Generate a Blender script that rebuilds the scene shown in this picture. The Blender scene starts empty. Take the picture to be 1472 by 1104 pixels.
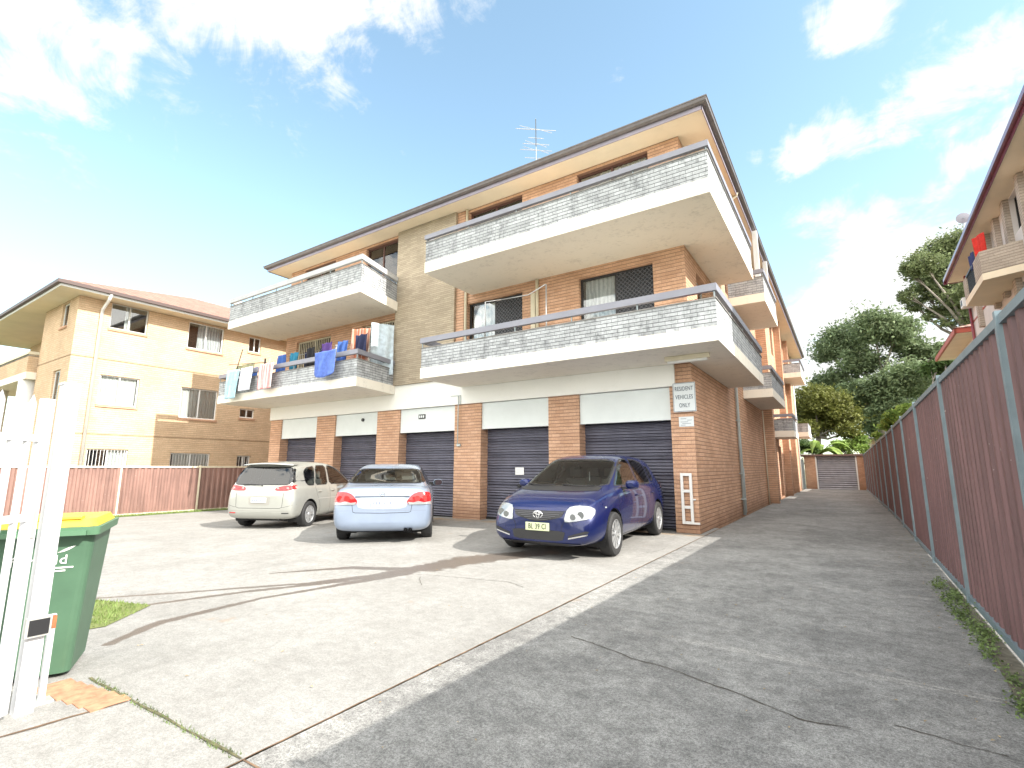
import bpy, bmesh, math, random
from mathutils import Vector, Matrix, noise
from mathutils.bvhtree import BVHTree
R=math.radians
random.seed(7)
sc=bpy.context.scene
COL=sc.collection
# ------------------------------------------------------------------ camera
cam_d=bpy.data.cameras.new('camera'); cam=bpy.data.objects.new('camera',cam_d); COL.objects.link(cam)
cam_d.sensor_width=36; cam_d.lens=712.885/1472*36; cam_d.clip_start=.05; cam_d.clip_end=2000
_y,_p,_r=-.586214,.165108,.00251
f=Vector((math.sin(_y)*math.cos(_p),math.cos(_y)*math.cos(_p),math.sin(_p)))
ri=Vector((math.cos(_y),-math.sin(_y),0)); up=ri.cross(f)
r2=math.cos(_r)*ri+math.sin(_r)*up; u2=-math.sin(_r)*ri+math.cos(_r)*up
M=Matrix((( r2.x,u2.x,-f.x,0),(r2.y,u2.y,-f.y,0),(r2.z,u2.z,-f.z,1.4),(0,0,0,1)))
cam.matrix_world=M
sc.camera=cam
# ------------------------------------------------------------------ sun, sky, exposure
SUN=Vector((1.0,-.01,.75)).normalized()
EL=math.asin(SUN.z); AZ=math.atan2(SUN.x,SUN.y)
sd=bpy.data.lights.new('sun','SUN'); sd.energy=2.05; sd.angle=R(.5); sd.color=(1,.95,.87)
so=bpy.data.objects.new('sun',sd); COL.objects.link(so); so.rotation_euler=SUN.to_track_quat('Z','Y').to_euler(); so.location=(20,5,30)
sc.view_settings.view_transform='Standard'; sc.view_settings.look='None'; sc.view_settings.gamma=1
sc.view_settings.exposure=2.12
W=bpy.data.worlds.new('World'); sc.world=W; W.use_nodes=True
nt=W.node_tree; nt.nodes.clear()
def N(nt,t,**k):
    n=nt.nodes.new(t)
    for a,b in k.items(): setattr(n,a,b)
    return n
def setin(nt,sock,v):
    if isinstance(v,bpy.types.NodeSocket): nt.links.new(v,sock)
    elif v is not None:
        if hasattr(sock.default_value,'__len__') and not hasattr(v,'__len__'): v=(v,)*len(sock.default_value)
        if hasattr(v,'__len__') and len(v)==3 and len(sock.default_value)==4: v=tuple(v)+(1,)
        sock.default_value=v
def MA(nt,op,a,b=None,c=None,clamp=False):
    n=N(nt,'ShaderNodeMath',operation=op); n.use_clamp=clamp
    for s,v in zip(n.inputs,(a,b,c)): setin(nt,s,v)
    return n.outputs[0]
def VM(nt,op,a,b=None,s=None):
    n=N(nt,'ShaderNodeVectorMath',operation=op); setin(nt,n.inputs[0],a); setin(nt,n.inputs[1],b)
    if s is not None: setin(nt,n.inputs['Scale'],s)
    return n
def MX(nt,fac,a,b,blend='MIX'):
    n=N(nt,'ShaderNodeMix',data_type='RGBA',blend_type=blend); setin(nt,n.inputs[0],fac); setin(nt,n.inputs[6],a); setin(nt,n.inputs[7],b); return n.outputs[2]
def MR(nt,v,a,b,c=0,d=1,smooth=True):
    n=N(nt,'ShaderNodeMapRange'); n.interpolation_type='SMOOTHSTEP' if smooth else 'LINEAR'
    for i,x in enumerate((v,a,b,c,d)): setin(nt,n.inputs[i],x)
    return n.outputs[0]
def NZ(nt,vec,scale,detail=4,rough=.55,dist=0,col=False):
    n=N(nt,'ShaderNodeTexNoise'); setin(nt,n.inputs['Vector'],vec); n.inputs['Scale'].default_value=scale
    n.inputs['Detail'].default_value=detail; n.inputs['Roughness'].default_value=rough; n.inputs['Distortion'].default_value=dist
    return n.outputs['Color' if col else 'Fac']
sky=N(nt,'ShaderNodeTexSky'); sky.sky_type='NISHITA'; sky.sun_disc=False; sky.sun_elevation=EL; sky.sun_rotation=AZ
sky.air_density=1.0; sky.dust_density=.6; sky.ozone_density=1.5
tc=N(nt,'ShaderNodeTexCoord').outputs['Generated']
sep=N(nt,'ShaderNodeSeparateXYZ'); nt.links.new(tc,sep.inputs[0])
zc=MA(nt,'MAXIMUM',sep.outputs[2],0.02)
pv=N(nt,'ShaderNodeCombineXYZ'); setin(nt,pv.inputs[0],MA(nt,'DIVIDE',sep.outputs[0],MA(nt,'ADD',zc,.12))); setin(nt,pv.inputs[1],MA(nt,'DIVIDE',sep.outputs[1],MA(nt,'ADD',zc,.12)))
pv=pv.outputs[0]
cn=NZ(nt,pv,2.7,9,.62,.5); cn2=NZ(nt,tc,9,8,.65,.6)
cm=MA(nt,'ADD',MA(nt,'MULTIPLY',cn,.55),MA(nt,'MULTIPLY',cn2,.45))
def pdir(u,v):
    d=f+r2*((u-736)/712.885)-u2*((v-552)/712.885); return d.normalized()
# cloud banks: (px,py) only says in which compass direction and height each bank of the real sky stands
banks=[((10,105),.07,.9),((-60,60),.10,.9),((110,35),.095,1.0),((170,75),.085,1.0),((235,105),.07,.95),((270,20),.09,1.0),((330,20),.11,1.1),((400,25),.11,1.1),((480,-5),.09,.95),((590,0),.09,1.0),((680,-10),.07,.95),((130,170),.05,.45),((-40,-120),.3,.9),((300,-160),.3,.9),
 ((1165,215),.06,1.0),((1225,190),.075,1.05),((1290,170),.08,1.05),((1340,140),.08,1.0),((1230,25),.07,.9),((1400,110),.11,1.0),((1450,180),.09,.8),((1390,225),.06,.7),((1080,225),.03,.5),
 ((1260,420),.2,1.25),((1170,430),.12,.9),((1330,360),.14,1.0),((1440,60),.08,.6),((890,110),.03,.5),((720,120),.03,.5),((590,225),.03,.4),((1180,520),.2,1.1)]
acc=None
for (u,v),s,w in banks:
    d=pdir(u,v); dot=VM(nt,'DISTANCE',tc,tuple(d)).outputs['Value']
    e=MR(nt,dot,0,s*1.5,w,0)
    acc=e if acc is None else MA(nt,'MAXIMUM',acc,e)
cl=MR(nt,MA(nt,'ADD',MA(nt,'MULTIPLY',acc,.66),MA(nt,'MULTIPLY',MA(nt,'SUBTRACT',cm,.5),2.6)),.30,.66)
# cloud cover added behind the camera, made extra bright as unseen fill light
back=MR(nt,VM(nt,'DOT_PRODUCT',tc,tuple(f)).outputs['Value'],.45,.1)
cl=MA(nt,'MAXIMUM',cl,MA(nt,'MULTIPLY',MR(nt,cm,.40,.50),back))
skyc=MX(nt,1,sky.outputs[0],(.72,.74,.61),'MULTIPLY')
hz=MR(nt,sep.outputs[2],.0,.55,.45,.05)
skyc=MX(nt,hz,skyc,(1.30,1.45,1.55))
skyc=MX(nt,cl,skyc,MX(nt,back,(1.8,1.82,1.8),(5.7,5.55,5.2)))
bg=N(nt,'ShaderNodeBackground'); nt.links.new(skyc,bg.inputs[0]); bg.inputs[1].default_value=.15
wo=N(nt,'ShaderNodeOutputWorld'); nt.links.new(bg.outputs[0],wo.inputs[0])
sc.render.film_transparent=False
sc.cycles.max_bounces=8; sc.cycles.glossy_bounces=4; sc.cycles.transmission_bounces=6; sc.cycles.transparent_max_bounces=8

# ------------------------------------------------------------------ materials
MATS={}
def mat(name,col,rough=.6,metal=0,coat=0,build=None,spec=.5,alpha=None,trans=0,emit=None,var=0,vs=3,bump=0,bs=60):
    if name in MATS: return MATS[name]
    m=bpy.data.materials.new(name); m.use_nodes=True; t=m.node_tree; b=t.nodes['Principled BSDF']
    setin(t,b.inputs['Base Color'],col); b.inputs['Roughness'].default_value=rough; b.inputs['Metallic'].default_value=metal
    b.inputs['Coat Weight'].default_value=coat; b.inputs['Coat Roughness'].default_value=.04; b.inputs['Specular IOR Level'].default_value=spec
    if alpha is not None: b.inputs['Alpha'].default_value=alpha
    b.inputs['Transmission Weight'].default_value=trans
    if var or bump:
        P=N(t,'ShaderNodeNewGeometry').outputs['Position']
        n=NZ(t,P,vs,6,.6)
        if var:
            k=MR(t,n,.25,.75,1-var,1+var)
            setin(t,b.inputs['Base Color'],VM(t,'SCALE',col,s=k).outputs[0])
        if bump:
            bn=N(t,'ShaderNodeBump'); bn.inputs['Strength'].default_value=bump; bn.inputs['Distance'].default_value=.01
            setin(t,bn.inputs['Height'],NZ(t,P,bs,3)); setin(t,b.inputs['Normal'],bn.outputs[0])
    if build: build(t,b)
    MATS[name]=m; return m
def wall_uv(t):
    g=N(t,'ShaderNodeNewGeometry'); s=N(t,'ShaderNodeSeparateXYZ'); t.links.new(g.outputs['Position'],s.inputs[0])
    n=N(t,'ShaderNodeSeparateXYZ'); t.links.new(g.outputs['True Normal'],n.inputs[0])
    k=MA(t,'GREATER_THAN',MA(t,'ABSOLUTE',n.outputs[0]),.6)
    u=MA(t,'ADD',MA(t,'MULTIPLY',s.outputs[0],MA(t,'SUBTRACT',1,k)),MA(t,'MULTIPLY',s.outputs[1],k))
    return u,s.outputs[2],g.outputs['Position']
def brick(name,c1,c2,joint,course=.086,length=.24,hj=.13,vj=.35,patchc=None,grime=0,gcol=(.06,.06,.05),rough=.85,base=0):
    def bld(t,b):
        u,z,P=wall_uv(t)
        cv=N(t,'ShaderNodeCombineXYZ'); setin(t,cv.inputs[0],u); setin(t,cv.inputs[1],z)
        br=N(t,'ShaderNodeTexBrick'); setin(t,br.inputs['Vector'],cv.outputs[0]); br.inputs['Scale'].default_value=1
        br.inputs['Brick Width'].default_value=length; br.inputs['Row Height'].default_value=course; br.inputs['Mortar Size'].default_value=course*.055
        br.inputs['Mortar Smooth'].default_value=.3; br.inputs['Bias'].default_value=0
        setin(t,br.inputs['Color1'],c1); setin(t,br.inputs['Color2'],c2)
        mid=tuple((a+q)/2*(1-vj)+j*vj for a,q,j in zip(c1,c2,joint)); setin(t,br.inputs['Mortar'],mid)
        wz=MA(t,'ADD',z,MA(t,'MULTIPLY',MA(t,'SUBTRACT',NZ(t,P,2.5,3),.5),course*.12))
        fr=MA(t,'FRACT',MA(t,'DIVIDE',z,course)); tri=MA(t,'ABSOLUTE',MA(t,'SUBTRACT',fr,.5))
        ln=MR(t,tri,.5-hj*.9,.5-hj*.25)
        big=NZ(t,P,.8,5,.6); fine=NZ(t,P,35,4,.7)
        c=VM(t,'SCALE',br.outputs[0],s=MA(t,'MULTIPLY',MR(t,big,.3,.7,.88,1.1),MR(t,fine,.3,.7,.86,1.12))).outputs[0]
        c=MX(t,MA(t,'MULTIPLY',ln,.85),c,joint)  # dark bed joints: raked-joint shadow put into the colour, real grime on parapets
        if grime:
            # rain streaks and mould, a pattern of its own
            st=N(t,'ShaderNodeCombineXYZ'); setin(t,st.inputs[0],MA(t,'MULTIPLY',u,3.0)); setin(t,st.inputs[1],MA(t,'MULTIPLY',z,.9))
            g1=NZ(t,st.outputs[0],1.3,6,.7); g2=NZ(t,P,9,6,.75)
            gm=MR(t,MA(t,'ADD',MA(t,'MULTIPLY',g1,.55),MA(t,'MULTIPLY',g2,.45)),.46,.66,0,grime)
            c=MX(t,gm,c,gcol)
        if base:
            bm_=MR(t,MA(t,'ADD',z,MA(t,'MULTIPLY',NZ(t,P,3,5),.5)),.2,.75,base,0)
            c=MX(t,bm_,c,(.17,.085,.05))
        setin(t,b.inputs['Base Color'],c)
        bn=N(t,'ShaderNodeBump'); bn.inputs['Strength'].default_value=.6; bn.inputs['Distance'].default_value=.012
        h=MA(t,'SUBTRACT',MA(t,'MULTIPLY',fine,.25),MA(t,'ADD',ln,MA(t,'MULTIPLY',br.outputs['Fac'],vj)))
        setin(t,bn.inputs['Height'],h); setin(t,b.inputs['Normal'],bn.outputs[0])
    return mat(name,c1,rough,build=bld,spec=.2)
m_brick=brick('orange_brick',(.65,.41,.28),(.55,.33,.215),(.21,.125,.09),base=.45)
m_brick_y=brick('yellow_brick',(.66,.49,.33),(.60,.435,.285),(.40,.275,.18),hj=.12)
m_tan=brick('tan_split_brick',(.48,.405,.305),(.38,.32,.24),(.21,.17,.125),course=.062,length=.31,hj=.11,vj=.5)
m_par=brick('white_stone_brick',(.54,.56,.58),(.40,.415,.43),(.10,.105,.11),course=.078,length=.245,hj=.135,vj=.85,grime=.72,gcol=(.10,.105,.11))
m_brick_r=brick('cream_brick',(.50,.43,.36),(.42,.36,.30),(.20,.17,.15),course=.083,length=.24)
def render_b(t,b,col,stain=.25):
    g=N(t,'ShaderNodeNewGeometry').outputs['Position']; mp=N(t,'ShaderNodeMapping'); t.links.new(g,mp.inputs[0]); mp.inputs['Scale'].default_value=(3,3,.6)
    n=NZ(t,mp.outputs[0],1.2,6,.7); n2=NZ(t,g,14,5,.7)
    k=MR(t,MA(t,'ADD',MA(t,'MULTIPLY',n,.6),MA(t,'MULTIPLY',n2,.4)),.5,.68,0,stain)
    setin(t,b.inputs['Base Color'],MX(t,k,col,tuple(c*.45 for c in col)))
    bn=N(t,'ShaderNodeBump'); bn.inputs['Strength'].default_value=.25; bn.inputs['Distance'].default_value=.006
    setin(t,bn.inputs['Height'],n2); setin(t,b.inputs['Normal'],bn.outputs[0])
m_render=mat('white_render',(.72,.68,.60),.8,build=lambda t,b:render_b(t,b,(.86,.81,.71),.38))
m_beam=mat('beam_paint',(.72,.74,.70),.7,build=lambda t,b:render_b(t,b,(.88,.88,.84),.08))
m_soffit=mat('soffit_paint',(.80,.70,.54),.8,var=.05,vs=1.2)
m_lintel=mat('painted_sheet',(.70,.745,.74),.6,var=.04,vs=2)
m_rail=mat('grey_handrail',(.24,.245,.29),.45,var=.08)
m_gutter=mat('gutter_metal',(.13,.115,.115),.45,var=.15,vs=5)
m_fascia=mat('fascia_mauve',(.30,.27,.33),.5,var=.1)
m_white=mat('white_paint',(.78,.78,.76),.5,var=.04)
m_gate=mat('gate_white_paint',(.62,.62,.64),.4,var=.08,vs=7)
m_cream=mat('cream_paint',(.66,.60,.46),.6,var=.06)
m_galv=mat('galvanised',(.30,.35,.37),.45,.3,var=.12,vs=8)
m_dark=mat('dark_plastic',(.018,.018,.02),.45)
m_black=mat('black_void',(.01,.01,.011),.8)
m_chrome=mat('chrome',(.75,.75,.76),.12,1)
m_rub=mat('tyre_rubber',(.022,.022,.023),.75,bump=.3)
m_alloy=mat('alloy',(.55,.56,.57),.3,.7,var=.05)
m_alu=mat('aluminium_frame',(.55,.55,.52),.4,.4)
m_wood=mat('dark_timber_frame',(.10,.045,.035),.5)
def glass_m(name,col=(.03,.035,.04),rough=.03):
    return mat(name,col,rough,spec=.8,coat=.6)
m_pane=glass_m('window_glass',(.035,.042,.05))
m_pane_l=glass_m('window_glass_blue',(.10,.13,.17))
def glass_t(name,col,dens):
    def bld(t,b):
        o=t.nodes['Material Output']; tr=N(t,'ShaderNodeBsdfTransparent'); setin(t,tr.inputs[0],col)
        gl=N(t,'ShaderNodeBsdfGlossy'); gl.inputs['Roughness'].default_value=.015
        fr=N(t,'ShaderNodeFresnel'); fr.inputs[0].default_value=1.52
        mx=N(t,'ShaderNodeMixShader'); setin(t,mx.inputs[0],MA(t,'ADD',fr.outputs[0],.07)); t.links.new(tr.outputs[0],mx.inputs[1]); t.links.new(gl.outputs[0],mx.inputs[2])
        t.links.new(mx.outputs[0],o.inputs[0])
    return mat(name,col,.02,build=bld)
m_cglass=glass_t('car_glass',(.68,.74,.71),0)
m_cglass_d=glass_t('car_glass_tinted',(.14,.17,.26),0)
m_wglass=glass_t('clear_window_glass',(.90,.92,.92),0)
def curtain_b(t,b):
    u,z,P=wall_uv(t)
    w=MA(t,'SINE',MA(t,'ADD',MA(t,'MULTIPLY',u,55),MA(t,'MULTIPLY',NZ(t,P,2,3),9)))
    setin(t,b.inputs['Base Color'],MX(t,MR(t,w,-1,1),(.52,.55,.57),(.86,.88,.88)))
m_curt=mat('curtain_cloth',(.6,.62,.63),.9,build=curtain_b)
m_curt_plain=mat('blind_cloth',(.86,.87,.85),.9,var=.05)
def ribs_h(name,c1,c2,pitch,rough=.4,metal=.2):
    def bld(t,b):
        u,z,P=wall_uv(t)
        fr=MA(t,'FRACT',MA(t,'DIVIDE',z,pitch)); s=MA(t,'SINE',MA(t,'MULTIPLY',fr,6.2832))
        setin(t,b.inputs['Base Color'],MX(t,MA(t,'MULTIPLY',MR(t,fr,.80,.97),MR(t,fr,1.0,.99)),VM(t,'SCALE',c1,s=MR(t,NZ(t,P,3,5),.3,.7,.88,1.1)).outputs[0],c2))
        bn=N(t,'ShaderNodeBump'); bn.inputs['Strength'].default_value=.8; bn.inputs['Distance'].default_value=.02; setin(t,bn.inputs['Height'],s); setin(t,b.inputs['Normal'],bn.outputs[0])
    return mat(name,c1,rough,metal,build=bld)
m_door=ribs_h('roller_door_steel',(.15,.15,.195),(.03,.03,.04),.075)
def fence_mat(name,c):
    def bld(t,b):
        P=N(t,'ShaderNodeNewGeometry').outputs['Position']; mp=N(t,'ShaderNodeMapping'); t.links.new(P,mp.inputs[0]); mp.inputs['Scale'].default_value=(9,9,.7)
        k=MR(t,NZ(t,mp.outputs[0],1,6,.7),.3,.72,.75,1.22); k2=MR(t,NZ(t,P,.9,4),.3,.7,.9,1.12)
        cc=VM(t,'SCALE',c,s=MA(t,'MULTIPLY',k,k2)).outputs[0]
        sp=MR(t,NZ(t,P,26,2,.4),.74,.77,0,.5); setin(t,b.inputs['Base Color'],MX(t,sp,cc,(.5,.45,.42)))
    return mat(name,c,.55,build=bld)
m_fence=fence_mat('maroon_fence_steel',(.150,.078,.078))
m_fence_l=fence_mat('brown_fence_steel',(.25,.145,.12))
# ground materials
def conc(name,c,dk,speck=.5,stain=True):
    def bld(t,b):
        P=N(t,'ShaderNodeNewGeometry').outputs['Position']
        a=NZ(t,P,.45,6,.65,.4); bb=NZ(t,P,2.2,6,.7); d=NZ(t,P,55,4,.85); e=NZ(t,P,150,2,.6)
        k=MA(t,'ADD',MA(t,'MULTIPLY',a,.5),MA(t,'MULTIPLY',bb,.5))
        col=MX(t,MR(t,k,.36,.64),dk,c); sp2=NZ(t,P,11,6,.75); col=VM(t,'SCALE',col,s=MR(t,sp2,.35,.65,1-speck*.30,1+speck*.25)).outputs[0]
        s=MR(t,MA(t,'ADD',MA(t,'MULTIPLY',d,.6),MA(t,'MULTIPLY',e,.4)),.40,.60,1-speck*.62,1+speck*.42)
        col=VM(t,'SCALE',col,s=s).outputs[0]
        mp=N(t,'ShaderNodeMapping'); t.links.new(P,mp.inputs[0]); mp.inputs['Scale'].default_value=(1,.6,1); mp.inputs['Rotation'].default_value=(0,0,.6)
        st=MR(t,NZ(t,mp.outputs[0],.7,7,.72,1.0),.56,.72,0,.28); col=MX(t,st,col,tuple(x*.55 for x in dk))
        ru=MR(t,NZ(t,P,1.7,5,.6),.66,.74,0,.35); col=MX(t,ru,col,(.30,.20,.12))
        if stain:
            at=N(t,'ShaderNodeAttribute'); at.attribute_name='stain'
            sv=N(t,'ShaderNodeSeparateXYZ'); t.links.new(at.outputs['Color'],sv.inputs[0])
            ed=MR(t,MA(t,'ADD',sv.outputs[0],MA(t,'MULTIPLY',MA(t,'SUBTRACT',NZ(t,P,7,6,.75),.5),1.5)),.35,.62,0,.85)
            col=MX(t,ed,col,(.105,.085,.07))
            ro=MR(t,ed,0,.8,.85,.35); setin(t,b.inputs['Roughness'],ro)
            ck=MR(t,sv.outputs[1],.3,.7,0,.85); col=MX(t,ck,col,(.07,.055,.04))
            tn=MR(t,MA(t,'MULTIPLY',sv.outputs[2],MR(t,bb,.3,.7,.5,1.3)),.2,.9,0,.6); col=MX(t,tn,col,(.36,.24,.13))
        setin(t,b.inputs['Base Color'],col)
        bn=N(t,'ShaderNodeBump'); bn.inputs['Strength'].default_value=.45; bn.inputs['Distance'].default_value=.008
        setin(t,bn.inputs['Height'],MA(t,'ADD',d,MA(t,'MULTIPLY',e,.6))); setin(t,b.inputs['Normal'],bn.outputs[0])
    return mat(name,c,.85,build=bld,spec=.25)
m_court=conc('yard_concrete',(.315,.308,.292),(.25,.243,.228),.36)
m_drive=conc('driveway_concrete',(.32,.315,.30),(.185,.182,.175),.7)
def grass_b(t,b):
    P=N(t,'ShaderNodeNewGeometry').outputs['Position']
    setin(t,b.inputs['Base Color'],MX(t,NZ(t,P,25,5,.7),(.09,.12,.03),(.22,.24,.08)))
m_grassg=mat('grass_soil',(.12,.14,.05),.9,build=grass_b)
m_grass=mat('grass_blade',(.14,.20,.05),.7,var=.35,vs=6)
m_weed=mat('weed_leaf',(.11,.16,.045),.7,var=.45,vs=7)
m_ground=mat('far_ground',(.12,.13,.07),.95,var=.3,vs=.3)
# ------------------------------------------------------------------ mesh helpers
def link(name,me,m,parent=None,smooth=False,loc=None):
    o=bpy.data.objects.new(name,me); COL.objects.link(o)
    if m is not None:
        for x in (m if isinstance(m,(list,tuple)) else [m]): me.materials.append(x)
    if parent is not None: o.parent=parent; o.matrix_parent_inverse=Matrix.Translation(-parent_loc(parent)) if False else Matrix.Identity(4)
    if smooth:
        for p in me.polygons: p.use_smooth=True
    return o
def parent_loc(p): return Vector((0,0,0))
class MB:
    def __init__(s,org=(0,0,0)): s.v=[];s.f=[];s.mi=[];s.o=Vector(org)
    def quad(s,a,b,c,d,mi=0):
        n=len(s.v); s.v+= [Vector(x)-s.o for x in (a,b,c,d)]; s.f.append((n,n+1,n+2,n+3)); s.mi.append(mi)
    def poly(s,pts,mi=0):
        n=len(s.v); s.v+=[Vector(x)-s.o for x in pts]; s.f.append(tuple(range(n,n+len(pts)))); s.mi.append(mi)
    def box(s,x0,x1,y0,y1,z0,z1,mi=0,M=None):
        P=[Vector((x,y,z)) for z in (z0,z1) for y in (y0,y1) for x in (x0,x1)]
        if M is not None: P=[M@p for p in P]
        n=len(s.v); s.v+=[p-s.o for p in P]
        for q in ((0,2,3,1),(4,5,7,6),(0,1,5,4),(2,6,7,3),(0,4,6,2),(1,3,7,5)): s.f.append(tuple(n+i for i in q)); s.mi.append(mi)
    def prism(s,poly,z0,z1,mi=0):
        n=len(poly)
        s.poly([(x,y,z1) for x,y in poly],mi); s.poly([(x,y,z0) for x,y in reversed(poly)],mi)
        for i in range(n):
            a=poly[i];b=poly[(i+1)%n]; s.quad((a[0],a[1],z0),(b[0],b[1],z0),(b[0],b[1],z1),(a[0],a[1],z1),mi)
    def tube(s,pts,r,n=8,mi=0,caps=True):
        pts=[Vector(p) for p in pts]; rs=r if isinstance(r,(list,tuple)) else [r]*len(pts)
        base=len(s.v); up0=None
        for i,p in enumerate(pts):
            t=(pts[min(i+1,len(pts)-1)]-pts[max(i-1,0)]).normalized()
            a=Vector((0,0,1)) if abs(t.z)<.9 else Vector((1,0,0))
            if up0 is not None: a=up0
            e1=(a-t*a.dot(t)).normalized(); e2=t.cross(e1); up0=e1
            for k in range(n):
                an=2*math.pi*k/n; s.v.append(p+(e1*math.cos(an)+e2*math.sin(an))*rs[i]-s.o)
        for i in range(len(pts)-1):
            for k in range(n):
                a=base+i*n+k;b=base+i*n+(k+1)%n; s.f.append((a,b,b+n,a+n)); s.mi.append(mi)
        if caps:
            s.f.append(tuple(base+k for k in reversed(range(n)))); s.mi.append(mi)
            s.f.append(tuple(base+(len(pts)-1)*n+k for k in range(n))); s.mi.append(mi)
    def build(s,name,m,parent=None,smooth=False,bev=0):
        me=bpy.data.meshes.new(name); me.from_pydata([tuple(v) for v in s.v],[],s.f)
        me.polygons.foreach_set('material_index',s.mi)
        bm=bmesh.new(); bm.from_mesh(me); 
        bmesh.ops.recalc_face_normals(bm,faces=bm.faces[:]) if not getattr(s,'norecalc',False) else None
        if bev: bmesh.ops.bevel(bm,geom=[e for e in bm.edges if len(e.link_faces)==2 and e.calc_face_angle(0)>.6],offset=bev,segments=2,profile=.5,affect='EDGES')
        bm.to_mesh(me); bm.free(); me.update()
        o=link(name,me,m,parent,smooth)
        if parent is None: o.location=s.o
        return o
def tag(o,label=None,cat=None,group=None,kind=None):
    if label: o['label']=label
    if cat: o['category']=cat
    if group: o['group']=group
    if kind: o['kind']=kind
    return o
def empty(name,loc,rz=0,**k):
    o=bpy.data.objects.new(name,None); COL.objects.link(o); o.location=loc; o.rotation_euler=(0,0,rz); o.empty_display_size=.2
    tag(o,**k); return o
def boxpart(name,m,parent,*b,org=(0,0,0),bev=0):
    q=MB(org); q.box(*b); return q.build(name,m,parent,bev=bev)
def wall_grid(mb,axis,c,a0,a1,z0,z1,holes,depth,outward,mi=0):
    """plane wall with rectangular openings and reveals. axis 'y': plane y=c spanning x; axis 'x': plane x=c spanning y"""
    As=sorted({a0,a1}|{h[0] for h in holes}|{h[1] for h in holes}); Zs=sorted({z0,z1}|{h[2] for h in holes}|{h[3] for h in holes})
    As=[a for a in As if a0<=a<=a1]; Zs=[z for z in Zs if z0<=z<=z1]
    P=(lambda a,d,z:(a,c-outward*d,z)) if axis=='y' else (lambda a,d,z:(c-outward*d,a,z))
    for i in range(len(As)-1):
        for j in range(len(Zs)-1):
            am=(As[i]+As[i+1])/2; zm=(Zs[j]+Zs[j+1])/2
            if any(h[0]<am<h[1] and h[2]<zm<h[3] for h in holes): continue
            mb.quad(P(As[i],0,Zs[j]),P(As[i+1],0,Zs[j]),P(As[i+1],0,Zs[j+1]),P(As[i],0,Zs[j+1]),mi)
    for h in holes:
        x0,x1,b,t=h
        mb.quad(P(x0,0,b),P(x0,depth,b),P(x0,depth,t),P(x0,0,t),mi); mb.quad(P(x1,0,b),P(x1,depth,b),P(x1,depth,t),P(x1,0,t),mi)
        mb.quad(P(x0,0,t),P(x1,0,t),P(x1,depth,t),P(x0,depth,t),mi); mb.quad(P(x0,0,b),P(x1,0,b),P(x1,depth,b),P(x0,depth,b),mi)
def window(parent,axis,c,a0,a1,z0,z1,outward,org,frame=None,fw=.05,mull=(.5,),depth=.10,curt=None,bars=0,pane=None,sill=None,label=None,screen=None,name='window',curtm=None):
    """recessed window: frame mesh + pane + curtain children. curt: list of (f0,f1) covered fractions"""
    frame=frame or m_alu; pane=pane or m_wglass
    def B(mb,x0,x1,d0,d1,b,t,mi=0):
        y0,y1=sorted((c-outward*d0,c-outward*d1))
        if axis=='y': mb.box(x0,x1,y0,y1,b,t,mi)
        else: mb.box(y0,y1,x0,x1,b,t,mi)
    q=MB(org); d0,d1=depth,depth+.05
    B(q,a0+.004,a0+fw,d0,d1,z0+.004,z1-.004); B(q,a1-fw,a1-.004,d0,d1,z0+.004,z1-.004)
    B(q,a0+fw,a1-fw,d0,d1,z0+.004,z0+fw); B(q,a0+fw,a1-fw,d0,d1,z1-fw,z1-.004)
    for m in mull:
        x=a0+(a1-a0)*m; B(q,x-fw*.5,x+fw*.5,d0-.004,d1,z0+fw,z1-fw)
    if bars:
        n=int((a1-a0)/.11)
        for i in range(1,n):
            x=a0+(a1-a0)*i/n; B(q,x-.008,x+.008,d0-.035,d0-.019,z0+.01,z1-.01)
    o=q.build(name,frame,parent)
    if label: o['label']=label
    p=MB(org); B(p,a0+fw*.9,a1-fw*.9,d0+.02,d0+.028,z0+fw*.9,z1-fw*.9); p.build('pane',pane,o)
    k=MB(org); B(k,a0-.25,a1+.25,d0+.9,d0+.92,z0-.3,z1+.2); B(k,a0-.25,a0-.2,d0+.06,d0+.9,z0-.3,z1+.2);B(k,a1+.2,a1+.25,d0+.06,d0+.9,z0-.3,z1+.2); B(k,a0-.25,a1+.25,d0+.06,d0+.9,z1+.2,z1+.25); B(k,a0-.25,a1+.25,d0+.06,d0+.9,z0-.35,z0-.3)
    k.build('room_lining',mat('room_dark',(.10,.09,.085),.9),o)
    if curt:
        cq=MB(org)
        for f0,f1 in curt:
            n=max(6,int((a1-a0)*(f1-f0)*22)); xs=[a0+(a1-a0)*(f0+(f1-f0)*i/n) for i in range(n+1)]
            ds=[d0+.11+.025*math.sin(i*2.1+random.random()*.8) for i in range(n+1)]
            for i in range(n):
                P=(lambda a,d,z:(a,c-outward*d,z)) if axis=='y' else (lambda a,d,z:(c-outward*d,a,z))
                cq.quad(P(xs[i],ds[i],z0+.02),P(xs[i+1],ds[i+1],z0+.02),P(xs[i+1],ds[i+1],z1-.03),P(xs[i],ds[i],z1-.03))
        cq.build('curtain',curtm or m_curt_plain,o,smooth=True)
    if screen:
        cq=MB(org); s0,s1=screen; B(cq,a0+(a1-a0)*s0+.02,a0+(a1-a0)*s1-.02,d0-.012,d0-.008,z0+.05,z1-.05)
        cq.build('security_screen',m_screen,o)
    if sill:
        sq=MB(org); B(sq,a0-.04,a1+.04,-.045,depth-.002,z0-.10,z0-.003); sq.build('sill',sill,o)
    return o
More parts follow.
